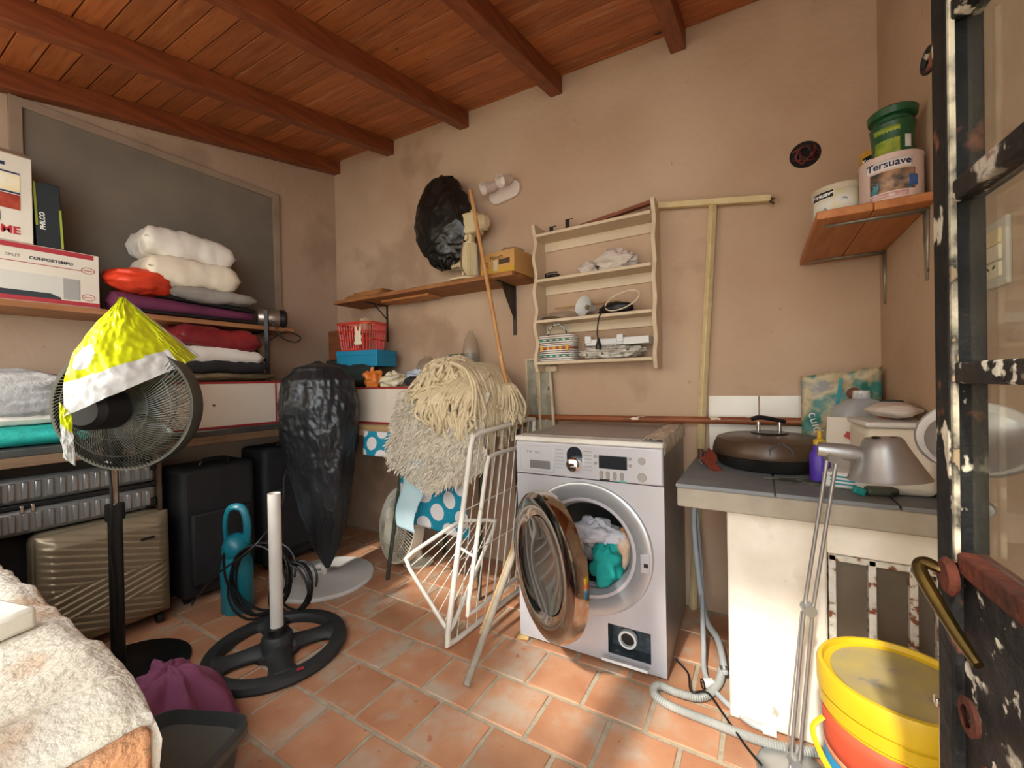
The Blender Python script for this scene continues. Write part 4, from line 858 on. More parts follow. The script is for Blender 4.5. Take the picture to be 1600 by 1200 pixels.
for i in range(120):
    a = rnd.uniform(0, 2*math.pi); r_ = rnd.uniform(.035, .085); l = rnd.uniform(.12, .19); w_ = rnd.uniform(-.02, .02)
    ms.tube(spline([(0, 0, .03), (r_*.5*math.cos(a), r_*.5*math.sin(a), .01), (r_*math.cos(a)+w_, r_*math.sin(a)*.8, -.09), (r_*1.1*math.cos(a)-w_, r_*.9*math.sin(a), -l)], 4), .0055, 5)
mso = ms.build('strings', rp_m, mp, fix=False); mso['kind'] = 'stuff'
# ---- drying rack
wr_m = mat('white_enamelled_wire', '#d8d3c6', '#e0dbcf', '#8b5a3a', rough=.45, scale=22, c3t=.77)
rk = thing('drying_rack', 'white folding clothes airer leaning half open beside the washing machine', 'clothes airer', (-1.12, 1.31, 0))
def L_(p): return p-Vector((-1.12, 1.33, 0))
f0, f1 = Vector((0, .015, .012)), Vector((0.03, .60, .012))
tA, tB = Vector((.0, .225, .86)), Vector((.03, .78, .895))
def frame(name, pts, r=.012, closed=True): return MB().tube(pts, r, 10, closed=closed).build(name, wr_m, rk)
def rnd_loop(a, b, c_, d_, k=.06):
    out = []
    q = [a, b, c_, d_]
    for i in range(4):
        p0, p, p1 = q[i-1], q[i], q[(i+1) % 4]
        e0 = p+(p0-p).normalized()*k; e1 = p+(p1-p).normalized()*k
        out += [e0, e0.lerp(p, .6).lerp(p.lerp(e1, .4), .3), p.lerp(e0, .2).lerp(p.lerp(e1, .2), .5), e1.lerp(p, .6).lerp(p.lerp(e0, .4), .3), e1]
    return out
frame('main_frame', rnd_loop(f0, f1, tB, tA))
i0, i1, i2, i3 = f0+Vector((.07, .05, .12)), f1+Vector((.05, -.02, .12)), tB+Vector((.03, -.03, -.13)), tA+Vector((.05, .05, -.10))
frame('inner_frame', rnd_loop(i0, i1, i2, i3), .010)
wg = Vector(L_(at(632, 872, Y=1.55))); w0 = Vector((-.01, .03, .14)); w1 = Vector((.0, .33, .50))
wA = L_(at(636, 870, X=-1.38)); wB = L_(at(722, 812, X=-1.26)); wC = Vector((0.0, .42, .42)); wD = Vector((-.005, .045, .05))
frame('wing_frame', rnd_loop(wA, wB, wC, wD, .05), .0095)
wires = MB()
def lines(a, b, c_, d_, n_, r=.0022):
    for i in range(1, n_): t = i/n_; wires.tube([a.lerp(b, t), d_.lerp(c_, t)], r, 5)
lines(f0, f1, tB, tA, 9); lines(i0, i1, i2, i3, 8); lines(wA, wD, wC, wB, 8)
for t in (.38, .62): wires.tube([f0.lerp(tA, t), f1.lerp(tB, t)], .003, 5)
wires.build('wires', wr_m, rk)
for a, b in ((f0.lerp(tA, .45), i0.lerp(i3, .35)), (wD, f0.lerp(tA, .08))): tube('hinge_link', [a, b], .006, wr_m, rk)
# sticks and frames beside the machine
gw = mat('grey_weathered_stick', '#8d8373', '#a09684', rough=.8, scale=20); bwood = mat('bare_wood_strip', '#b08a58', '#c19c6a', '#7d5a38', rough=.7, scale=14, stretch=(6, 6, 1))
s0 = at(728, 1072, Z=.014); s1 = Vector((-.955, 1.9, .62))
tag(tube('grey_pole', [s0, s0.lerp(s1, .5), s1], .0135, gw, seg=12), 'grey weathered pole slanting from the floor to the wall beside the airer', 'pole')
tag(MB().box((0, 0, 0), (.022, .012, .62)).build('wood_strip', bwood, loc=(-.975, 1.60, .30), rot=(R(-38), 0, R(-8)), bevel=.001), 'pale wooden strip with peeling paint wedged beside the washing machine', 'batten', 'loose wooden strips')
tag(MB().box((0, 0, 0), (.03, .014, .78)).build('wood_strip', bwood, loc=(-.985, 1.98, .395), rot=(R(-5), 0, 0), bevel=.001), 'upright pale wooden strip behind the airer', 'batten', 'loose wooden strips')
for (x, lb, tl_) in ((-1.075, 'narrow old picture frame leaning on the back wall beside the shelf unit', 4), (-.975, 'second worn wooden frame leaning beside the narrow one', 7)):
    pf = thing('picture_frame', lb, 'frame', (x, 2.06, .52), 0, 'old frames leaning on the back wall', rot=(R(-7), R(-tl_), 0))
    for xx in (-.04, .04): box('frame_bar', (xx, 0, .36), (.016, .018, .72), mat('cream_frame', '#c9b99a', '#b3a07e', '#6f5a40', scale=18, c3t=.72), pf)
    for z in (.008, .712): box('frame_bar', (0, 0, z), (.064, .017, .016), mat('cream_frame', '#c9b99a'), pf)
    box('picture', (0, .004, .36), (.066, .004, .69), mat('faded_print', '#7d7a6a', '#a39c86', '#4b4a40', scale=16, c3t=.7), pf, bevel=0)
# ================================================================ BACK WALL SHELF AND THE THINGS ON IT
ps = thing('plank_shelf', 'rough plank shelf on black brackets across the back wall', 'shelf', (-2.59, WB, 1.665))
rawp = mat('rough_plank', '#8a5630', '#a8713f', '#6b3d20', rough=.7, scale=5, stretch=(1, 9, 9), bump=.2, c3t=.75)
box('plank', (.735, -.125, .012), (1.47, .249, .024), rawp, ps); box('patch_board', (.60, -.11, -.008), (.42, .12, .015), mat('orange_pine', '#b3703a', '#c4834a', scale=5, stretch=(1, 8, 8)), ps)
def bracket(x, big, parent, z0=0, leng=.26):
    b = MB(); b.box((x, -.004, z0-leng/2), (.022 if big else .014, .006, leng), taper=1); b.box((x, -.10, z0-.004), (.02, .2, .006))
    if big: b.add([(x-.004, -.006, z0-.2), (x+.004, -.006, z0-.2), (x+.004, -.006, z0-.008), (x-.004, -.006, z0-.008), (x-.004, -.15, z0-.008), (x+.004, -.15, z0-.008)], [(0, 3, 4), (1, 5, 2), (0, 1, 2, 3), (3, 2, 5, 4), (4, 5, 1, 0)])
    else: b.tube([(x, -.006, z0-.10), (x, -.12, z0-.008)], .004, 6)
    b.build('bracket', mat('black_bracket', '#23221f', '#3a2f26', rough=.5, scale=20), parent)
bracket(.27, False, ps); bracket(1.34, True, ps, leng=.29)
tb = thing('thin_boards', 'thin offcut boards lying at the left of the plank shelf', 'boards', (-2.30, 1.985, 1.69), R(-2))
for i, (w_, x) in enumerate(((.36, 0), (.34, .01), (.30, .04))): box('board', (x, .008*i, .006+.0125*i), (w_, .12, .012), rawp, tb, bevel=.001)
cf = thing('cream_fan', 'cream table fan with a ribbed column wrapped in a black bag on the plank shelf', 'fan', (-1.48, 2.04, 1.69))
crp = mat('cream_fan_plastic', '#d2c096', '#dccba4', rough=.45, scale=4)
lathe('base', [(0, 0), (.135, 0), (.14, .008), (.12, .02), (.05, .03), (0, .03)], crp, cf, 40)
ribp = MB()
for k in range(28):
    a = 2*math.pi*k/28
ribp.grid(lambda u, v: Vector(((.046+.0035*math.cos(28*2*math.pi*u))*math.cos(2*math.pi*u)*(1-.08*v), (.046+.0035*math.cos(28*2*math.pi*u))*math.sin(2*math.pi*u)*(1-.08*v), .025+.20*v)), 168, 3, wrapu=True)
ribp.build('ribbed_column', crp, cf, smooth=60); lathe('column_cap', [(.043, .225), (.044, .235), (.02, .238), (0, .238)], crp, cf, 28)
box('neck', (0, 0, .265), (.05, .045, .05), crp, cf, bevel=.008); lathe('knob', [(0, .02), (.017, .018), (.019, 0)], crp, cf, 18, axis_to((-.005, -.022, .265), (0, -1, 0)))
box('motor', (.015, .0, .345), (.13, .10, .125), crp, cf, bevel=.018, bseg=3); lathe('motor_end', [(.045, 0), (.05, .03), (.03, .05), (0, .052)], crp, cf, 24, axis_to((.08, 0, .345), (1, 0, 0))); lathe('top_knob', [(.007, 0), (.007, .02), (.01, .022), (0, .03)], crp, cf, 12, Matrix.Translation((.02, 0, .407)))
tube('cord', spline([(-.01, -.05, .25), (-.02, -.06, .15), (-.015, -.06, .08), (.06, -.10, .006), (.12, -.07, .006)], 6), .0035, mat('brown_cord', '#7a5a3c'), cf)
ribp2 = MB().grid(lambda u, v: Vector((-.115+(.035+.003*math.cos(20*2*math.pi*u))*math.cos(2*math.pi*u), .02+(.035+.003*math.cos(20*2*math.pi*u))*math.sin(2*math.pi*u), .11+.2*v)), 120, 3, wrapu=True); ribp2.build('rear_housing', crp, cf, smooth=60)
def wrap(u, v):
    a = 2*math.pi*u; b = math.pi*(v-.5)
    k = 1+.05*nz(math.cos(a)*2, math.sin(a)*2, b*2)+.04*math.sin(a*6+b*3)*math.cos(b)+.12*(.3-abs(nz(math.cos(a)*2, math.sin(a)*2, b*4)))+.04*(.3-abs(nz(math.cos(a)*5, math.sin(a)*5+5, b*8)))+.015*(.3-abs(nz(math.cos(a)*15, math.sin(a)*15+5, b*15)))
    x = -.205+.205*math.cos(b)*math.cos(a)*k; y_ = -.005+.10*math.cos(b)*math.sin(a)*k; z = .395+.275*math.sin(b)*k
    x += .05*max(0, (.30-z))*-1+.03*math.sin(z*8)
    return Vector((x+(.11*(z-.3) if z > .3 else 0), y_, z))
MB().grid(wrap, 140, 110, wrapu=True).build('bin_bag', mat('black_bin_bag2', '#131312', '#1d1c1a', rough=.3, scale=5, bump=.6, bscale=10), cf, smooth=75)
nb_ = thing('cosmetics_carton', 'brown cosmetics carton with dark lettering on the right of the plank shelf', 'box', (-1.225, 2.05, 1.69), R(-6))
kraft = mat('kraft_card', '#b98a4c', '#c79a5a', rough=.8, scale=4); box('carton', (0, 0, .062), (.235, .19, .124), kraft, nb_, bevel=.002); box('yellow_band', (0, -.0955, .02), (.233, .002, .036), mat('yellow_card', '#c79a33'), nb_, bevel=0)
text('Natura', .032, mat('brown_print', '#4a3420'), nb_, (-.05, -.0962, .085)); box('printed_label', (.05, -.0958, .066), (.075, .002, .028), mat('brown_print', '#4a3420'), nb_, bevel=0); box('tape', (-.01, -.0962, .05), (.03, .002, .06), mat('clear_tape', '#cfc0a0', rough=.2), nb_, bevel=0)
for i in range(3): box('printed_line', (-.085, -.0958, .05+.012*i), (.045, .0015, .004), mat('brown_print', '#4a3420'), nb_, bevel=0)
rag('crumpled_bag', (-1.20, 2.06, 1.835), (.07, .05, .022), clr, 81, 'crumpled clear bag on the cosmetics carton', 'bag')
# double spot lamp
dl = thing('twin_spotlight', 'white twin spotlight on an oval plate high on the back wall', 'lamp', (-1.30, WB, 2.235), 0, rot=(0, R(-8), 0))
wpl = mat('white_lamp', '#d8c9bd', rough=.45)
pts_ = [(.10*math.copysign(1, math.cos(a))*.55+.055*math.cos(a), .055*math.sin(a)) for a in [i*math.pi/16 for i in range(32)]]
MB().prism(pts_, -.022, 0, 'y').build('plate', wpl, dl, bevel=.008)
for x, d_ in ((-.06, (-.5, -.75, -.35)), (.05, (-.25, -.8, -.4))):
    tube('arm', [(x, -.02, .02), (x, -.06, .03)], .008, wpl, dl); lathe('spot_head', [(.0, -.045), (.022, -.045), (.026, -.03), (.028, .02), (.036, .05), (.033, .05), (.02, .02), (0, .015)], wpl, dl, 24, axis_to((x, -.075, .03), d_))
# ================================================================ WHITE SHELF UNIT
ws = thing('shelf_unit', 'cream wooden shelf unit with wavy sides hanging on the back wall', 'shelf unit', (-.735, WB, 1.15))
cw2 = mat('cream_painted_wood', '#d6c2a4', '#cdb898', rough=.55, scale=4)
hw, dp = .315, .15
def wavy():
    pf = [(-.004, .0)]
    for i in range(61):
        z = .0+.80*i/60; pf.append((-(.122+.014*math.cos((z-.06)/.185*2*math.pi)), z))
    pf.append((-.004, .80)); return pf
for sx in (-1, 1): MB().prism(wavy(), sx*hw-.009, sx*hw+.009, 'x').build('side_panel', cw2, ws)
LV = [.045, .27, .49, .735]
for z in LV: box('shelf_board', (0, -.07, z), (2*hw-.02, .135, .016), cw2, ws, bevel=.002)
for z in (LV[1]-.03, LV[2]-.03, LV[3]-.03): box('back_rail', (0, -.006, z), (2*hw-.02, .011, .055), cw2, ws, bevel=.001)
box('foot_block', (-.27, -.02, .015), (.07, .04, .03), cw2, ws)
def wsp(x, y, k, dz=0): return (-.735+x, WB+y, 1.15+LV[k]+.0082+dz)
# top
for (x, h) in ((-.235, .05), (-.14, .07)):
    t = thing('steel_angle', 'black bent steel bracket lying on top of the shelf unit, %s' % ('shorter one at left' if h < .06 else 'taller one'), 'bracket', wsp(x, -.07, 3), 0, 'steel brackets on the shelf unit'); MB().box((0, 0, h/2), (.022, .004, h)).box((.012, 0, h-.002), (.035, .004, .004)).build('strip', blksteel, t)
tag(MB().box((0, 0, 0), (.44, .03, .018)).build('wood_lath', mat('red_lath', '#6f3a24', '#8a4c30', '#d2c3aa', scale=14, stretch=(.4, 3, 3), c3t=.7), loc=wsp(.10, -.07, 3, .035), rot=(0, R(-7), 0), bevel=.001), 'reddish wooden lath lying across the top of the shelf unit', 'lath')
# third shelf: bags
bagw = mat('whitish_bag', '#c9bcae', '#d8ccc0', rough=.5, scale=10, bump=.5)
rag('plastic_bag', wsp(-.03, -.07, 2, .03), (.045, .04, .032), bagw, 91, 'small crumpled whitish bag on the upper shelf of the unit', 'bag', 34, 1.2, .5)['group'] = 'whitish bags on the shelf unit'; rag('plastic_bag', wsp(.12, -.07, 2, .045), (.10, .045, .05), bagw, 93, 'larger crumpled whitish bag on the upper shelf of the unit', 'bag', 40, 1.3, .5)['group'] = 'whitish bags on the shelf unit'
tag(tube('cord_bundle', [(wsp(-.235, -.07, 2)[0]+.04*math.cos(i*.45), wsp(0, -.07, 2)[1]+.028*math.sin(i*.45), wsp(0, 0, 2)[2]+.005+.0008*i) for i in range(42)], .004, blk), 'small black cord bundle on the upper shelf of the unit', 'cable')
# second shelf: lamp shade, ring, packets
lsd = thing('clip_lamp', 'white cone lamp shade with a bulb socket on the middle shelf', 'lamp', wsp(-.045, -.075, 1))
A = axis_to((.01, .03, .052), (-.35, -.85, .12)); lathe('shade', [(.018, -.03), (.022, 0), (.052, .05), (.054, .05), (.025, -.002), (.02, -.03)], mat('white_shade', '#d5d6d2', rough=.5), lsd, 32, A); lathe('socket', [(0, .02), (.013, .02), (.014, -.03), (0, -.032)], mat('brass_socket', '#9d9070', metal=.8, rough=.4), lsd, 18, A)
rag('black_bag', wsp(.12, -.07, 1, .03), (.085, .04, .033), blk, 95, 'black pouch on the middle shelf under the white ring', 'pouch')
rg = [(wsp(.155, -.09, 1)[0]+.085*math.cos(a), WB-.10+.02*math.sin(a), wsp(0, 0, 1)[2]+.062+.045*math.sin(a)+.02*math.cos(a)) for a in [i*math.pi/20 for i in range(40)]]
tag(tube('wire_ring', rg, .0032, mat('cream_cable', '#ddd0b4'), closed=True), 'cream flex ring resting on the black pouch', 'cable')
rag('papers_bag', wsp(-.18, -.07, 1, .022), (.09, .045, .024), clr, 97, 'clear bag of small papers on the middle shelf', 'bag')
tag(tube('thin_stick', [wsp(-.24, -.03, 1, .075), wsp(.10, -.03, 1, .078)], .004, bwood), 'thin wooden stick lying behind the lamp shade', 'stick')
rag('dark_packet', wsp(-.24, -.09, 1, .010), (.05, .03, .010), mat('brown_packet', '#6f5836', '#2c2620', scale=18), 99, 'flat dark packet at the left end of the middle shelf', 'packet')
sk = tube('switch_cord', spline([wsp(.07, -.13, 1, .03), wsp(.055, -.155, 1, -.02), wsp(.045, -.158, 1, -.09), wsp(.05, -.156, 1, -.135)], 6), .0035, blk); tag(sk, 'black plug lead hanging down from the middle shelf', 'cable')
lathe('plug', [(.004, .03), (.012, 0), (.016, -.015), (.014, -.028), (0, -.028)], blk, sk, 16, Matrix.Translation(Vector(wsp(.05, -.156, 1, -.15))))
# bottom shelf: woven basket, power strip, bag of clips
wb2 = thing('woven_basket', 'white plastic woven basket with yellow and green bands on the bottom shelf', 'basket', wsp(-.20, -.08, 0), R(-4))
wv = mat('woven_white', '#d9d3cb', '#e3ded7', rough=.5, scale=40); gv = mat('green_weave', '#1f8a6d'); yv = mat('yellow_weave', '#dca63a'); ov = mat('orange_weave', '#c9673a')
for i in range(13):
    z = .005+i*.0108
    MB().tube([(*rr(k/40, .098+(.0018 if i % 2 else 0), .046+(.0018 if i % 2 else 0)), z) for k in range(40)], .0074, 4, closed=True, flat=.5).build('weave_strip', ov if i == 6 else wv, wb2)
MB().prism([rr(k/24, .096, .044) for k in range(24)], 0, .004, 'z').build('bottom', wv, wb2)
for k in range(5):
    x = -.076+k*.038
    for z, m_ in ((.028, gv), (.112, gv)): box('coloured_strip', (x, -.0505, z), (.02, .004, .009), m_, wb2, bevel=0)
    box('coloured_strip', (x, -.0505, .07), (.016, .004, .032), yv, wb2, bevel=0)
hd_ = MB().tube(spline([(-.06, -.02, .14), (-.04, -.02, .18), (0, -.02, .20), (.04, -.02, .18), (.06, -.02, .14)], 6), .007, 8); hd_.build('handle', mat('speckled_rope', '#2a2826', '#c9c3b8', scale=90, lo=.45, hi=.55), wb2)
pst = thing('power_strip', 'white power strip with switches on the bottom shelf of the unit', 'power strip', wsp(.05, -.05, 0, .07), R(4)); box('body', (0, 0, .02), (.20, .045, .035), mat('white_plastic', '#dcdcd8'), pst, bevel=.006)
for x in (-.085, .08): box('end_block', (x, -.004, .035), (.035, .045, .04), mat('white_plastic', '#dcdcd8'), pst, bevel=.004)
rag('clip_bag', wsp(.085, -.08, 0, .033), (.15, .045, .034), mat('clear_bag_of_clips', '#8d8578', '#d8d2c6', '#55503f', rough=.25, scale=26, c3t=.66), 103, 'clear bag full of pale plastic clips on the bottom shelf', 'bag', 44, .6, .45)
tg = thing('plastic_tray', 'white plastic tray at the right end of the bottom shelf', 'tray', wsp(.225, -.07, 0, .068), R(-3)); binf2 = MB().box((0, 0, .003), (.12, .08, .004))
for (c_, d_) in (((0, -.04, .018), (.12, .004, .034)), ((0, .04, .018), (.12, .004, .034)), ((-.06, 0, .018), (.004, .08, .034)), ((.06, 0, .018), (.004, .08, .034))): binf2.box(c_, d_)
binf2.build('shell', mat('white_plastic', '#dcdcd8'), tg)
# wiring hole
wh = thing('wiring_box', 'round unfinished wiring box with red and black wires in the back wall', 'wiring box', (.18, WB, 2.035))
lathe('hole_shade_disc', [(0, .003), (.046, .003), (.052, .006), (.056, .0)], mat('hole_shade', '#1d1512', rough=.9), wh, 22, axis_to((0, 0, 0), (0, -1, 0)))  # flat dark disc, paints the shade inside a hole; wall is not cut
for i in range(16):
    a = i*.9; P = spline([(.045*math.cos(a), -.006, .04*math.sin(a)), (.02*math.cos(a+1.5), -.022, .025*math.sin(a+1.2)), (.035*math.cos(a+2.6), -.016, .03*math.sin(a+2.8)), (.05*math.cos(a+3.6), -.006, .04*math.sin(a+3.6))], 5)
    tube('wire', P, .004, mat('red_wire', '#6b1d1a') if i % 2 else blk, wh, 6)
# ================================================================ CORNER SHELF WITH PAINT TINS
cs_ = thing('corner_shelf', 'small two-board wooden shelf high on the right wall', 'shelf', (XR, 1.85, 1.565))
kn = mat('knotty_pine', '#a5622f', '#bd7a42', '#7d4522', rough=.55, scale=4, stretch=(9, 1, 9), c3t=.75)
for (x0, x1) in ((-.262, -.131), (-.129, -.001)): box('board', ((x0+x1)/2, 0, .0125), (x1-x0, .60, .025), kn, cs_)
ga = mat('galvanised_steel', '#8d8878', '#a09a8a', '#5b5648', rough=.45, metal=.6, scale=20, c3t=.72)
for yy in (-.225, .24):
    MB().add([(-.003, yy-.006, -.20), (-.003, yy+.006, -.20), (-.003, yy+.02, 0), (-.003, yy-.02, 0)], [(0, 1, 2, 3)]).add([(-.003, yy-.02, -.003), (-.003, yy+.02, -.003), (-.235, yy+.006, -.003), (-.235, yy-.006, -.003)], [(0, 1, 2, 3)]).build('bracket', ga, cs_, solid=.006)
T0 = 1.5905
def tin(name, label, x, y, r, h, base_m, z=T0, brand=None, ang=0):
    t = thing(name, label, 'tin', (x, y, z), ang, 'paint tins on the corner shelf')
    lathe('can', [(0, 0), (r*.98, 0), (r, .004), (r, h-.006), (r*1.015, h-.003), (r*1.015, h), (r*.95, h), (r*.94, h-.006), (0, h-.006)], base_m, t, 40)
    return t
def wrap_text(s, size, m, parent, r, z, a0, bg=None):
    """lettering bent round a tin"""
    o = text(s, size, m, parent, (0, 0, 0), (0, 0, 0), ext=.0003, align='CENTER', bold=.0006)
    for v in o.data.vertices:
        a = a0+v.co.x/r; rr_ = r+.0008+v.co.z; v.co = Vector((rr_*math.cos(a), rr_*math.sin(a), z+v.co.y))
    return o
def band(parent, r, z0, z1, a0, a1, m, name='label_patch', off=.0006):
    return MB().grid(lambda u, v: Vector(((r+off)*math.cos(a0+(a1-a0)*u), (r+off)*math.sin(a0+(a1-a0)*u), z0+(z1-z0)*v)), 24, 2).build(name, m, parent, solid=.0004)
FA = R(-105)                                           # the side of a tin that faces the room
pinkm = mat('pale_pink_tin', '#cbb0a4', '#d6bdb2', rough=.4, scale=5); navy = mat('navy_print', '#262d4a'); whp = mat('white_label', '#e5ddd8', rough=.5)
t1 = tin('paint_tin', 'pale pink one-litre paint tin at the front of the corner shelf', .338, 1.625, .071, .128, pinkm)
band(t1, .071, .085, .112, FA-.75, FA+.75, whp); wrap_text('Tersuave', .027, navy, t1, .072, .091, FA)
band(t1, .071, .022, .08, FA-.6, FA+.85, mat('holiday_picture', '#c9a07c', '#4a8a94', '#3a3a3c', scale=30, rough=.5, c3t=.64), off=.0003); band(t1, .071, .006, .018, FA-.6, FA+.6, mat('pink_red_print', '#c9837c', '#d9c9c2', scale=60), off=.0007)
band(t1, .071, .03, .06, FA+.62, FA+.95, mat('blue_print', '#3b62a0'), off=.0009)
t2 = tin('paint_tin', 'cream and white paint tin with a worn label on the left of the corner shelf', .232, 1.735, .073, .115, mat('dull_cream_tin', '#b9a88f', '#c9b9a0', rough=.45, scale=6), ang=0)
band(t2, .073, .012, .098, FA-1.0, FA+.9, mat('torn_label', '#ddd2a8', '#dcdcd6', '#6c7078', scale=26, rough=.5, c3t=.68)); band(t2, .073, .076, .097, FA-.95, FA-.05, mat('black_label', '#1d1d1f'), off=.0012); wrap_text('Tersuave', .02, mat('white_print', '#e5e5df'), t2, .0745, .081, FA-.5)
t3 = tin('paint_tin', 'yellow paint tin behind the pink one on the corner shelf', .353, 1.80, .055, .235, mat('yellow_tin', '#c9942c', '#d6a63a', rough=.45, scale=6)); band(t3, .055, .185, .215, FA-.9, FA+.6, mat('black_label', '#1d1d1f')); wrap_text('Tersuave', .021, mat('white_print', '#e5e5df'), t3, .0562, .192, FA-.2)
for z in (.165, .14, .115): band(t3, .055, z, z+.008, FA-1, FA+.8, mat('brown_stripe', '#8a5a24'), off=.0007)
gj = thing('green_jar', 'dark green plastic jar with a leafy label standing on the pink paint tin', 'jar', (.345, 1.63, T0+.1285)); dgm = mat('dark_green_plastic', '#1d4a2c', '#235433', rough=.35, scale=4)
lathe('jar', [(0, 0), (.046, 0), (.05, .006), (.046, .04), (.05, .085), (.052, .10), (.046, .106), (0, .106)], dgm, gj, 36); lathe('lid', [(.042, .106), (.042, .118), (.055, .122), (.057, .14), (.05, .146), (0, .146)], dgm, gj, 36)
MB().grid(lambda u, v: Vector(((.0505-.004*math.sin(math.pi*v))*math.cos(FA-.9+1.3*u), (.0505-.004*math.sin(math.pi*v))*math.sin(FA-.9+1.3*u), .008+.078*v)), 20, 9).build('label_wrap', mat('leafy_label', '#6f8a2a', '#a3a83c', '#d8c98a', scale=30, c3t=.68), gj, solid=.0006)
band(gj, .0485, .02, .055, FA+.62, FA+.95, mat('white_label', '#e5ddd8'), 'barcode')
# ================================================================ THINGS ON THE COUNTER
TZ = CZ+.0125
gp = thing('electric_grill', 'round brown electric grill pan with a domed lid on the counter', 'grill pan', (.03, 1.87, TZ), R(10))
brn = mat('brown_enamel', '#4a372b', '#57432f', rough=.35, scale=5, metal=.2); bk2 = mat('black_pan', '#1d1b19', '#2a2724', rough=.4, scale=10)
lathe('pan', [(0, 0), (.15, 0), (.175, .012), (.192, .045), (.197, .05), (.19, .052), (0, .04)], bk2, gp, 48); lathe('lid', [(.193, .052), (.195, .06), (.19, .085), (.178, .108), (.15, .118), (.06, .126), (0, .127)], brn, gp, 48)
lathe('handle_plate', [(0, .006), (.06, .005), (.064, 0)], bk2, gp, 28, Matrix.Translation((0, 0, .126)))
for x in (-.035, .035): tube('handle_post', [(x, 0, .13), (x, 0, .17)], .007, chrome, gp, 12)
MB().tube(spline([(-.06, 0, .178), (-.03, 0, .186), (.02, 0, .178), (.055, 0, .17)], 6), [.008]+[.012]*17+[.008], 10, flat=.7).build('handle_grip', blk, gp)
MB().tube([(-.035, -.188, .05), (-.035, -.186, .09), (0, -.176, .115), (.035, -.186, .09), (.035, -.188, .05)], .003, 6).build('lid_clip', bk2, gp)
MB().tube(spline([(-.185, -.02, .04), (-.215, -.03, .042), (-.215, .03, .042), (-.185, .03, .04)], 5), .006, 8).build('side_handle', bk2, gp)
tl2 = thing('rusty_bracket', 'rust-red metal bracket lying on the counter beside the grill', 'bracket', (-.165, 1.74, TZ), R(35)); rr2 = mat('rust_paint', '#7c3526', '#8d4230', rough=.6, scale=20)
MB().box((0, 0, .02), (.035, .12, .005), Euler((R(22), 0, 0)).to_matrix()).box((.018, .02, .036), (.004, .06, .05), Euler((R(22), 0, 0)).to_matrix()).build('plate', rr2, tl2); tube('peg', [(-.01, .045, .03), (-.01, .045, .065)], .011, mat('dark_rust', '#4a2a22'), tl2, 12)
tag(tube('wire_hook', spline([(-.20, 1.80, TZ+.004), (-.21, 1.86, TZ+.008), (-.185, 1.90, TZ+.02), (-.17, 1.85, TZ+.006), (-.20, 1.82, TZ+.004)], 6), .003, mat('galv_wire', '#b3b0a8', metal=.7, rough=.4)), 'loop of pale wire at the back left of the counter', 'wire')
sg = thing('sunglasses', 'dark camouflage sunglasses lying before the grill', 'glasses', (.11, 1.625, TZ), R(8)); cam_m = mat('camo', '#3a4036', '#565c4c', '#23261f', rough=.5, scale=26, c3t=.66)
for x in (-.035, .035): lathe('lens', [(0, .006), (.022, .006), (.03, .004), (.032, 0), (0, 0)], cam_m, sg, 22, Matrix.Translation((x, 0, .001)))
box('bridge', (0, .01, .005), (.04, .012, .008), cam_m, sg); box('arm', (-.075, .012, .005), (.05, .01, .008), cam_m, sg)
pbt = thing('purple_bottle', 'purple plastic bottle with a yellow spout on the counter', 'bottle', (.165, 1.66, TZ)); pm = mat('purple_plastic', '#4a2fa0', '#5638ae', rough=.4, scale=6)
lathe('body', [(0, 0), (.026, 0), (.028, .006), (.028, .09), (.02, .10), (.017, .12), (0, .12)], pm, pbt, 24); lathe('cap', [(.017, .12), (.017, .135), (.006, .14), (.006, .165), (0, .167)], mat('yellow_cap', '#c9a52a'), pbt, 18)
wtb = thing('wipes_tub', 'low white tub with teal print on the counter', 'tub', (.225, 1.62, TZ), R(-12)); box('tub', (0, 0, .024), (.11, .08, .048), mat('white_plastic', '#dcdcd8'), wtb, bevel=.008)
for i in range(3): box('teal_print', (-.005, -.0405, .014+.011*i), (.06, .001, .005), mat('teal_print', '#2a93a0'), wtb, bevel=0)
cl = thing('clothes_peg', 'teal and dark clip lying at the counter edge', 'clip', (.265, 1.53, TZ), R(15)); box('jaw', (-.025, 0, .012), (.03, .018, .022), mat('teal_clip', '#1f8f88'), cl, bevel=.004, rot=Euler((0, R(20), 0))); box('pouch', (.03, .005, .013), (.075, .035, .024), cam_m, cl, bevel=.009)
ct = thing('cream_container', 'large cream plastic food container on the right of the counter', 'container', (.335, 1.655, TZ), R(4))
crc = mat('cream_container', '#ddd4bf', '#e3dbc8', rough=.5, scale=4)
MB().box((0, 0, .095), (.155, .20, .19)).build('tub', crc, ct, bevel=.022, bseg=4); box('lid', (0, 0, .198), (.162, .206, .016), mat('clear_lid', '#d8d6cf', rough=.3), ct, bevel=.006)
rag('clear_bag', (.345, 1.66, TZ+.235), (.06, .07, .022), bagw, 111, 'crumpled clear bag on the cream container', 'bag')
bcp = thing('spray_cap', 'black cap with an orange ring on the cream container', 'cap', (.36, 1.75, TZ+.2065)); lathe('cap', [(0, .055), (.028, .052), (.032, .02), (.03, 0), (0, 0)], blk, bcp, 24); lathe('ring', [(.031, 0), (.034, 0), (.034, .012), (.031, .012)], mat('orange_ring', '#c9562a'), bcp, 24)
fc = thing('folded_leaflet', 'white and red folded carton sheet between the jug and the container', 'carton', (.245, 1.76, TZ), R(-25)); box('sheet', (0, 0, .10), (.11, .003, .20), mat('white_card', '#ddd3c4'), fc, bevel=0, rot=Euler((R(-8), 0, 0))); box('red_mark', (.02, -.016, .14), (.035, .002, .02), redp, fc, bevel=0, rot=Euler((R(-8), R(30), 0)))
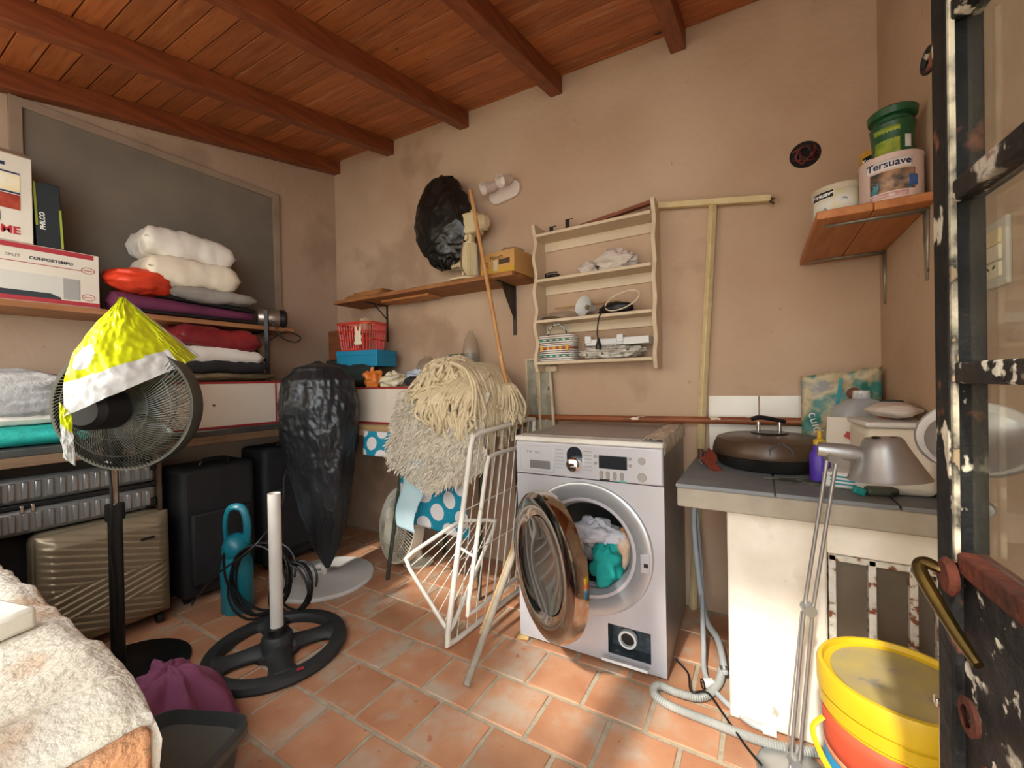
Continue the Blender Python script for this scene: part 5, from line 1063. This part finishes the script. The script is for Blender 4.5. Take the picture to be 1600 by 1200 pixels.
jg = thing('plastic_jug', 'translucent white plastic jug behind the desk lamp shade', 'jug', (.315, 1.93, TZ), R(20)); jm = mat('milky_plastic', '#c9d0d3', '#d6dadb', rough=.35, scale=4, trans=.35)
rings = [(.075, .055, 0), (.082, .062, .01), (.082, .062, .20), (.072, .055, .228), (.04, .035, .25), (.022, .022, .256), (.022, .022, .275)]
mbj = MB(); n = 32; vs = [Vector((*rr(i/n, a, b), z)) for a, b, z in rings for i in range(n)]; mbj.add(vs, [(j*n+i, j*n+(i+1) % n, (j+1)*n+(i+1) % n, (j+1)*n+i) for j in range(len(rings)-1) for i in range(n)]); mbj.f += [list(range(n)), list(range((len(rings)-1)*n, len(rings)*n))]
mbj.build('body', jm, jg); lathe('cap', [(.024, .262), (.024, .285), (0, .287)], mat('white_plastic', '#dcdcd8'), jg, 18, Matrix.Translation((0, 0, -.0)))
pbg = thing('printed_bag', 'grey and teal printed plastic bag standing against the back wall', 'bag', (.275, 2.09, TZ), R(-3))
def bagp(u, v): return Vector((-.125+.25*u+.01*nz(v*4, 7), -.03*math.sin(math.pi*u)*math.sin(math.pi*v)-.01*nz(u*5, v*5), .02+.32*v+(.03*u if v > .5 else 0)+.012*nz(u*4, 2)*v))
MB().grid(bagp, 24, 24).build('bag', mat('bag_print', '#8a8a84', '#c9b48a', '#2f7a70', rough=.4, scale=9, c3t=.6, lo=.42, hi=.5), pbg, solid=.012); text('cuid', .05, mat('white_print', '#e5e5df'), pbg, (-.105, -.024, .19), (R(90), R(75), 0)); box('teal_stripe', (-.015, -.034, .20), (.012, .004, .26), mat('teal_print', '#2a93a0'), pbg, bevel=0, rot=Euler((0, R(8), 0)))
for i, (x, z) in enumerate(((.04, .27), (.06, .16), (.10, .22))): MB().lathe([(0, 0), (.022, 0), (.024, .003), (0, .004)], 16, axis_to((x, -.034, z), (0, -1, 0))).build('printed_picture', mat('brown_shoe_print', '#8a4a2a', '#3a2a22', scale=30), pbg)
# ================================================================ DESK LAMPS AND BUCKET
alu = mat('brushed_aluminium', '#a9a9a8', '#b6b6b5', rough=.35, metal=.75, scale=9)
lm = thing('desk_lamp', 'silver articulated desk lamp standing on the floor before the counter', 'lamp', (.07, 1.37, 0))
lathe('base', [(0, .02), (.02, .02), (.085, .012), (.092, .006), (.092, 0), (0, 0)], alu, lm, 36)
b0 = Vector((.0, 0, .02)); j1 = Vector((.035, -.02, .48)); j2 = Vector((.088, -.04, .893))
for off in (-.009, .009):
    o_ = Vector((off, -off*.4, 0)); tube('arm_rod', [b0+o_, j1+o_], .0048, alu, lm, 10); tube('arm_rod', [j1+o_, j2+o_], .0048, alu, lm, 10)
tube('spring', [b0+Vector((-.018, 0, .03)), j1+Vector((-.016, 0, -.01))], .0022, alu, lm, 6)
for p, r in ((b0+Vector((0, 0, .02)), .014), (j1, .015), (j2, .016)): lathe('joint', [(0, -.016), (r, -.016), (r, .016), (0, .016)], alu, lm, 18, axis_to(p, (.3, -1, 0)))
tube('neck', [j2+Vector((-.03, .0, .018)), j2+Vector((.035, 0, .012)), j2+Vector((.06, 0, .01))], [.018, .021, .016], alu, lm, 16)
A = axis_to(j2+Vector((.10, 0, .028)), (.10, -.02, -1)); lathe('shade', [(0, -.026), (.034, -.025), (.04, -.018), (.046, 0), (.076, .068), (.08, .074), (.076, .072), (.042, .0), (0, -.018)], alu, lm, 44, A)
for x in (-.017, .017): lathe('vent_hole', [(0, 0), (.009, 0), (.0095, -.001)], blk, lm, 16, axis_to(j2+Vector((.10+x, -.018, .0545)), (0, -.3, 1)))
d2 = thing('dish_lamp', 'silver round dish lamp on a thin stem behind the door glass', 'lamp', (.312, 1.0, 0))
A = axis_to((.0, .0, .985), (-.2, -.7, .62)) @ Matrix.Scale(.72, 4); lathe('dish', [(0, -.03), (.05, -.024), (.085, -.005), (.098, .012), (.104, .014), (.104, .008), (.085, -.012), (.04, -.034), (0, -.04)], alu, d2, 48, A); lathe('white_ring', [(.086, .002), (.098, .0135), (.1, .0142)], mat('white_enamel', '#d3d0cb'), d2, 48, A)
tube('stem', [(.0, .02, .965), (.02, .035, .86), (.02, .035, .02)], .006, alu, d2, 10); lathe('knob', [(0, .014), (.012, .012), (.014, 0), (0, 0)], alu, d2, 16, axis_to((.02, .03, .865), (-.4, -.9, 0))); lathe('base', [(0, .02), (.04, .018), (.055, 0), (0, 0)], alu, d2, 28, Matrix.Translation((.005, .035, 0)))
bu = thing('yellow_bucket', 'yellow lidded paint bucket with a red and blue label in the right corner', 'bucket', (.262, 1.235, 0), 0)
yel = mat('yellow_plastic', '#d9b41c', '#e0bd2a', rough=.4, scale=4)
lathe('bucket_wall', [(0, 0), (.125, 0), (.128, .004), (.142, .33), (.147, .335), (.147, .36), (.143, .362), (.146, .40)], yel, bu, 56)
lathe('lid', [(.151, .37), (.152, .415), (.148, .424), (.140, .425), (.137, .414), (.125, .41), (0, .412)], yel, bu, 56); lathe('dusty_lid_top', [(.124, .4125), (0, .4145)], mat('dusty_yellow', '#b3a05a', '#a3946a', '#8d8570', rough=.8, scale=14, c3t=.68), bu, 48)
def lab(z0, z1, a0, a1, m, off): MB().grid(lambda u, v: Vector(((.1285+.0137*(z0+(z1-z0)*v)/.33+off)*math.cos(a0+(a1-a0)*u), (.1285+.0137*(z0+(z1-z0)*v)/.33+off)*math.sin(a0+(a1-a0)*u), z0+(z1-z0)*v)), 40, 4).build('label', m, bu, solid=.0005)
lab(.235, .325, R(-215), R(-60), mat('red_label', '#c9472e', '#d65a3a', scale=6), .0008); lab(.03, .235, R(-215), R(-60), mat('blue_label', '#1c7fae', '#2a8dba', scale=6), .0008); lab(.228, .242, R(-215), R(-60), mat('peach_label', '#e0a07c'), .0012)
MB().tube(spline([(-.142, -.03, .30), (-.165, -.05, .27), (-.13, -.125, .235), (-.06, -.17, .235), (.0, -.160, .27), (.02, -.145, .30)], 7), .007, 8, flat=.6).build('handle', yel, bu)
rd = thing('chrome_rod', 'thin chrome rod with a square cap standing by the door', 'rod', at(1473, 1110, Y=.93).xy.to_3d()); tube('rod', [(0, 0, 0), (0, 0, .56)], .005, chrome, rd, 10); box('cap', (.003, 0, .567), (.026, .014, .014), chrome, rd, bevel=.002)
